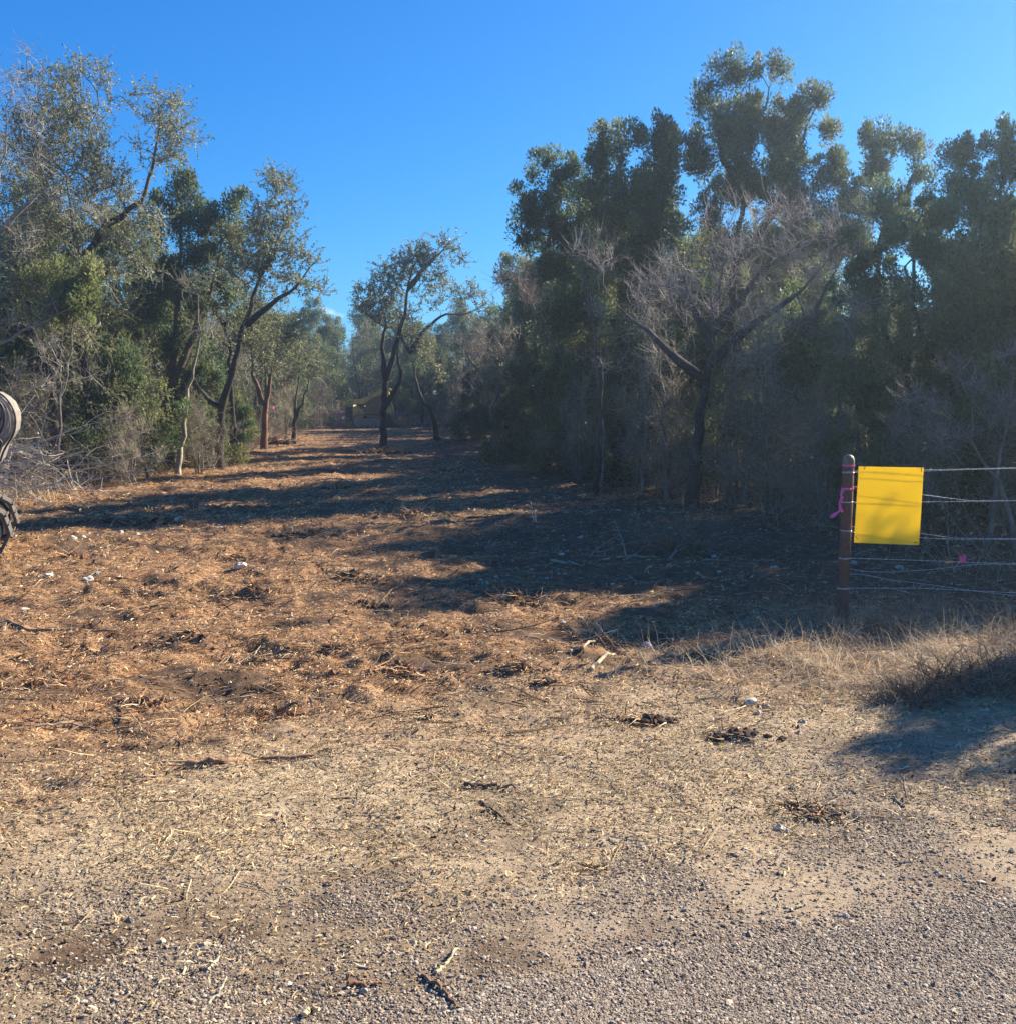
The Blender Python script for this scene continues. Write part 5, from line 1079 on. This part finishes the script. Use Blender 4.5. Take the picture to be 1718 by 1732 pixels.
# ------------------------------------------------------------------ machines
import bmesh
def bx(bm, x0, x1, y0, y1, z0, z1, rot=None, piv=None):
    v = [bm.verts.new(c) for c in ((x0, y0, z0), (x1, y0, z0), (x1, y1, z0), (x0, y1, z0), (x0, y0, z1), (x1, y0, z1), (x1, y1, z1), (x0, y1, z1))]
    for f in ((0, 3, 2, 1), (4, 5, 6, 7), (0, 1, 5, 4), (1, 2, 6, 5), (2, 3, 7, 6), (3, 0, 4, 7)): bm.faces.new([v[i] for i in f])
    if rot: bmesh.ops.rotate(bm, verts=v, cent=piv or (0, 0, 0), matrix=Matrix.Rotation(rot, 3, 'Y'))
    return v
def prism(bm, prof, y0, y1):           # prof: (x,z) outline extruded in y
    a = [bm.verts.new((x, y0, z)) for x, z in prof]; b = [bm.verts.new((x, y1, z)) for x, z in prof]; n = len(prof)
    bm.faces.new(a); bm.faces.new(b[::-1])
    for i in range(n): bm.faces.new((a[i], b[i], b[(i + 1) % n], a[(i + 1) % n]))
def cyl(bm, c, r, y0, y1, k=24, r2=None):
    prism_ = [(c[0] + r * math.cos(t), c[1] + r * math.sin(t)) for t in np.linspace(0, 2 * math.pi, k, endpoint=False)]; prism(bm, prism_, y0, y1)
def fin(name, bm, mat_, parent, bev=0.0, smooth=False):
    bmesh.ops.recalc_face_normals(bm, faces=bm.faces)
    if bev: bmesh.ops.bevel(bm, geom=[e for e in bm.edges if e.calc_face_angle(0) > 0.5], offset=bev, segments=2, affect='EDGES', clamp_overlap=True)
    me = bpy.data.meshes.new(name); bm.to_mesh(me); bm.free(); 
    if smooth: me.polygons.foreach_set('use_smooth', [True] * len(me.polygons))
    return link(name, me, mat_, parent)
def hose(name, pts, r, mat_, parent):
    g = Geo(); q = np.array(pts, float); n = 28; t = np.linspace(0, len(q) - 1, n); q = np.stack([np.interp(t, np.arange(len(q)), q[:, c]) for c in range(3)], 1)
    for _ in range(4): q[1:-1] = 0.5 * q[1:-1] + 0.25 * (q[:-2] + q[2:])
    D = nrm(np.gradient(q, axis=0)); segs(g, q[:-1], q[1:], D[:-1], D[1:], np.full(n - 1, r), np.full(n - 1, r), 8); return link(name, g.mesh(name), mat_, parent)
M_yel = simple('machine_yellow', (0.62, 0.44, 0.10), 0.55, var=0.3, scale=3, bump=0.05)
M_blk = simple('machine_black', (0.018, 0.018, 0.02), 0.5, var=0.3, scale=6, bump=0.05)
M_rub = simple('dusty_rubber', (0.085, 0.075, 0.065), 0.85, var=0.4, scale=9, bump=0.3)
M_stl = simple('dusty_steel', (0.30, 0.27, 0.23), 0.6, metal=0.3, var=0.35, scale=7, bump=0.15)
M_crm = simple('dusty_panel', (0.21, 0.19, 0.165), 0.6, var=0.5, scale=9, bump=0.05)
M_gls = simple('dark_glass', (0.02, 0.025, 0.03), 0.12, var=0.1, spec=0.6)

def track(root, x0, x1, y0, y1, H, npad):
    """crawler track along x between x0 and x1, pads as single parts sharing a mesh"""
    r = H / 2; Ls = x1 - x0 - H; per = 2 * Ls + 2 * math.pi * r; pl = per / npad
    bm = bmesh.new(); bx(bm, -pl * 0.53, pl * 0.53, y0, y1, -0.022, 0.010); bx(bm, -pl * 0.46, -pl * 0.36, y0 + .004, y1 - .004, 0.012, 0.034); bx(bm, pl * 0.02, pl * 0.10, y0 + .004, y1 - .004, 0.012, 0.026)
    first = fin('track_pad', bm, M_rub, root, 0.004)
    for k in range(npad):
        s = k * pl
        if s < Ls: c = (x0 + r + s, H); a = 0
        elif s < Ls + math.pi * r: t = (s - Ls) / r; c = (x1 - r + r * math.sin(t), r + r * math.cos(t)); a = t
        elif s < 2 * Ls + math.pi * r: c = (x1 - r - (s - Ls - math.pi * r), 0); a = math.pi
        else: t = (s - 2 * Ls - math.pi * r) / r; c = (x0 + r - r * math.sin(t), r - r * math.cos(t)); a = math.pi + t
        o = first if k == 0 else first.copy()
        if k: COL.objects.link(o); o.parent = root
        o.location = (c[0], 0, c[1]); o.rotation_euler = (0, a, 0)
    bm = bmesh.new(); bx(bm, x0 + r, x1 - r, y0 + .05, y1 - .05, H * 0.22, H * 0.72); fin('track_frame', bm, M_stl, root, 0.01)
    for cx in (x0 + r, x1 - r):
        bm = bmesh.new(); cyl(bm, (cx, r), r * 0.80, y0 + .03, y1 - .03, 28); cyl(bm, (cx, r), r * 0.45, y0 + .01, y0 + .03, 24); cyl(bm, (cx, r), r * 0.22, y0 - .012, y0 + .01, 18)
        for k in range(6):
            a = k * math.pi / 3; cyl(bm, (cx + r * .33 * math.cos(a), r + r * .33 * math.sin(a)), r * .045, y0 - .005, y0 + .01, 6)
        fin('idler_wheel', bm, M_stl, root, 0.006)
    for k in range(4):
        cx = x0 + r * 1.9 + k * (x1 - x0 - 3.8 * r) / 3; bm = bmesh.new(); cyl(bm, (cx, H * 0.17), H * 0.13, y0 + .04, y1 - .04, 16); fin('track_roller', bm, M_stl, root, 0.004)
# excavator at the left edge
eY = 9.75; nose = px3(37, 900, eY)[0] - 0.14
ex = empty('excavator', (nose, eY, float(height(nose - 0.5, eY)) - 0.02)); ex.rotation_euler = (0, 0, math.radians(23)); tag(ex, 'dusty tracked excavator cut off by the left photo edge', 'excavator')
track(ex, -1.75, 0.0, 0.0, 0.36, 0.53, 21)
track(ex, -1.75, 0.0, 1.13, 1.49, 0.53, 21)
bm = bmesh.new(); bx(bm, -1.4, -0.35, 0.36, 1.13, 0.2, 0.5); cyl_ = [( -0.87 + 0.42 * math.cos(t), 0.74 + 0.42 * math.sin(t)) for t in np.linspace(0, 2 * math.pi, 24, endpoint=False)]
a = [bm.verts.new((x, y, 0.49)) for x, y in cyl_]; b = [bm.verts.new((x, y, 0.66)) for x, y in cyl_]; bm.faces.new(a[::-1]); bm.faces.new(b)
for k in range(24): bm.faces.new((a[k], a[(k + 1) % 24], b[(k + 1) % 24], b[k]))
fin('undercarriage', bm, M_stl, ex, 0.01)
def ez(px, py): q = px3(px, py, eY); return (q[0] - nose - 0.055, q[2] - ex.location[2])
prof = [ez(*p) for p in ((-8, 800), (3, 792), (8, 775), (13, 757), (22, 745), (29, 733), (31, 715), (29, 698), (22, 682), (12, 671), (0, 663), (-14, 659))] 
prof = [(-1.65, prof[0][1]), ] + prof + [(-0.75, prof[-1][1] + .02), (-1.65, prof[-1][1] - .05)]
bm = bmesh.new(); prism(bm, prof, 0.05, 1.42); fin('body', bm, M_crm, ex, 0.03)
hp = [ez(*p) for p in ((-30, 662), (0, 660), (14, 668), (25, 681), (32, 698), (34, 716), (31, 735), (22, 750), (14, 764), (10, 782))]
hose('rim_seal', [(x, 0.03, z) for x, z in hp], 0.010, M_blk, ex)
hp = [ez(*p) for p in ((-10, 668), (6, 676), (16, 692), (17, 712), (12, 730), (0, 742))]
hose('hydraulic_hose', [(x, 0.0, z) for x, z in hp], 0.012, M_blk, ex)
hp = [ez(*p) for p in ((-12, 690), (0, 700), (8, 712), (13, 706), (14, 690))]
hose('hydraulic_hose', [(x, -.01, z) for x, z in hp], 0.009, M_blk, ex)
hp = [ez(*p) for p in ((-12, 745), (4, 738), (14, 748), (6, 768), (2, 790))]
hose('hydraulic_hose', [(x, -.01, z) for x, z in hp], 0.010, M_blk, ex)
bm = bmesh.new(); 
prism(bm, [ez(*p) for p in ((2, 700), (9, 692), (20, 690), (25, 706), (22, 722), (10, 738), (6, 730), (12, 712))], 0.035, 0.052); fin('side_plate', bm, M_stl, ex, 0.004)
bm = bmesh.new(); bx(bm, -1.6, -0.75, 0.08, 0.9, 1.52, 2.45); fin('cab', bm, M_gls, ex, 0.05)
bm = bmesh.new(); bx(bm, -1.64, -0.71, 0.04, 0.94, 2.45, 2.52); fin('cab_roof', bm, M_crm, ex, 0.02)
bm = bmesh.new(); prism(bm, [(-1.5, 1.2), (-1.6, 1.5), (-2.6, 2.7), (-3.2, 2.8), (-3.3, 2.6), (-2.7, 2.4), (-1.8, 1.2)], 0.95, 1.2); fin('boom', bm, M_crm, ex, 0.02)
bm = bmesh.new(); prism(bm, [(-3.1, 2.85), (-3.35, 2.8), (-3.9, 1.0), (-3.75, 0.95)], 0.98, 1.17); fin('dipper_arm', bm, M_crm, ex, 0.02)
bm = bmesh.new(); prism(bm, [(-3.95, 1.0), (-3.7, 0.95), (-3.3, 0.5), (-3.5, 0.25), (-3.9, 0.3), (-4.05, 0.6)], 0.8, 1.35); fin('bucket', bm, M_stl, ex, 0.02)

# yellow loader far down the lane
lY = 47.0; l0 = px3(583, 722, lY); K = lY / F; lz = float(height(l0[0] + 1.5, lY))
ld = empty('track_loader', (l0[0], lY, lz)); tag(ld, 'yellow tracked loader with raised lift arms at the far end of the lane', 'loader')
def lp(px, py): q = px3(px, py, lY); return (q[0] - l0[0], q[2] - lz)
track(ld, 0.35, 2.15, 0.0, 0.42, 0.62, 24)
track(ld, 0.35, 2.15, 1.35, 1.77, 0.62, 24)
bm = bmesh.new(); prism(bm, [lp(*p) for p in ((596, 712), (596, 688), (607, 685), (614, 690), (617, 700), (613, 708), (606, 712))], 0.1, 1.65); fin('engine_cover', bm, M_yel, ld, 0.04)
bm = bmesh.new(); prism(bm, [lp(*p) for p in ((584, 713), (584, 689), (596, 688), (596, 712))], 0.12, 1.63); fin('rear_grille', bm, M_blk, ld, 0.03)
bm = bmesh.new(); a_ = lp(585, 688.5); b_ = lp(597, 683.5); bx(bm, a_[0], b_[0], 0.1, 1.67, a_[1], b_[1]); fin('rear_lamp_bar', bm, M_stl, ld, 0.01)
bm = bmesh.new(); a_ = lp(586, 711); b_ = lp(590, 707.5); bx(bm, a_[0] - .02, b_[0], 0.105, 0.4, a_[1], b_[1]); fin('tail_lamp', bm, M_crm, ld)
c = lp(605.5, 697); bm = bmesh.new(); cyl(bm, c, 0.085, 0.06, 0.1, 20); fin('side_badge', bm, M_stl, ld, 0.005)
bm = bmesh.new(); prism(bm, [lp(*p) for p in ((612, 704), (617, 686), (624, 674), (648, 668), (650, 705), (640, 708))], 0.3, 1.45); fin('cab', bm, M_gls, ld, 0.03)
for y0, y1, dp in ((0.0, 0.18, 0), (1.58, 1.76, -5)):
    bm = bmesh.new(); prism(bm, [lp(p[0] - dp * 1.0, p[1] + dp) for p in ((583, 681.5), (596, 680), (622, 670), (636, 663), (647, 661), (652, 664), (641, 668), (628, 675), (614, 684), (598, 684.5), (584, 683.5))], y0, y1); fin('lift_arm', bm, M_yel, ld, 0.02)
    bm = bmesh.new(); prism(bm, [lp(*p) for p in ((604, 684), (612, 680), (618, 690), (611, 692))], y0 + .02, y1 - .02); fin('arm_link', bm, M_blk, ld, 0.01)
    bm = bmesh.new(); prism(bm, [lp(*p) for p in ((646, 662), (651, 661), (661, 700), (655, 703))], y0, y1); fin('arm_drop_link', bm, M_yel, ld, 0.02)
bm = bmesh.new(); prism(bm, [lp(*p) for p in ((614, 708), (648, 706), (652, 719), (616, 720))], 0.45, 1.3); fin('chassis', bm, M_yel, ld, 0.03)
bm = bmesh.new(); prism(bm, [lp(*p) for p in ((656, 698), (660, 698), (664, 712), (674, 719), (673, 722), (655, 721))], -0.1, 1.87); fin('front_bucket', bm, M_blk, ld, 0.02)
# ------------------------------------------------------------------ thin scattering volume, added to imitate the lens's veiling sun glare
bm = bmesh.new(); bx(bm, -70, 70, -12, 75, -1.3, 9.5); hz = fin('glare_haze', bm, None, None); tag(hz, None, None, kind='stuff')
m = bpy.data.materials.new('glare_haze'); m.use_nodes = True; m.node_tree.nodes.clear(); o_ = m.node_tree.nodes.new('ShaderNodeOutputMaterial'); pv = m.node_tree.nodes.new('ShaderNodeVolumePrincipled')
pv.inputs['Density'].default_value = 0.0025; pv.inputs['Anisotropy'].default_value = 0.72; pv.inputs['Color'].default_value = (0.62, 0.82, 1, 1); m.node_tree.links.new(pv.outputs[0], o_.inputs['Volume']); hz.data.materials.append(m)
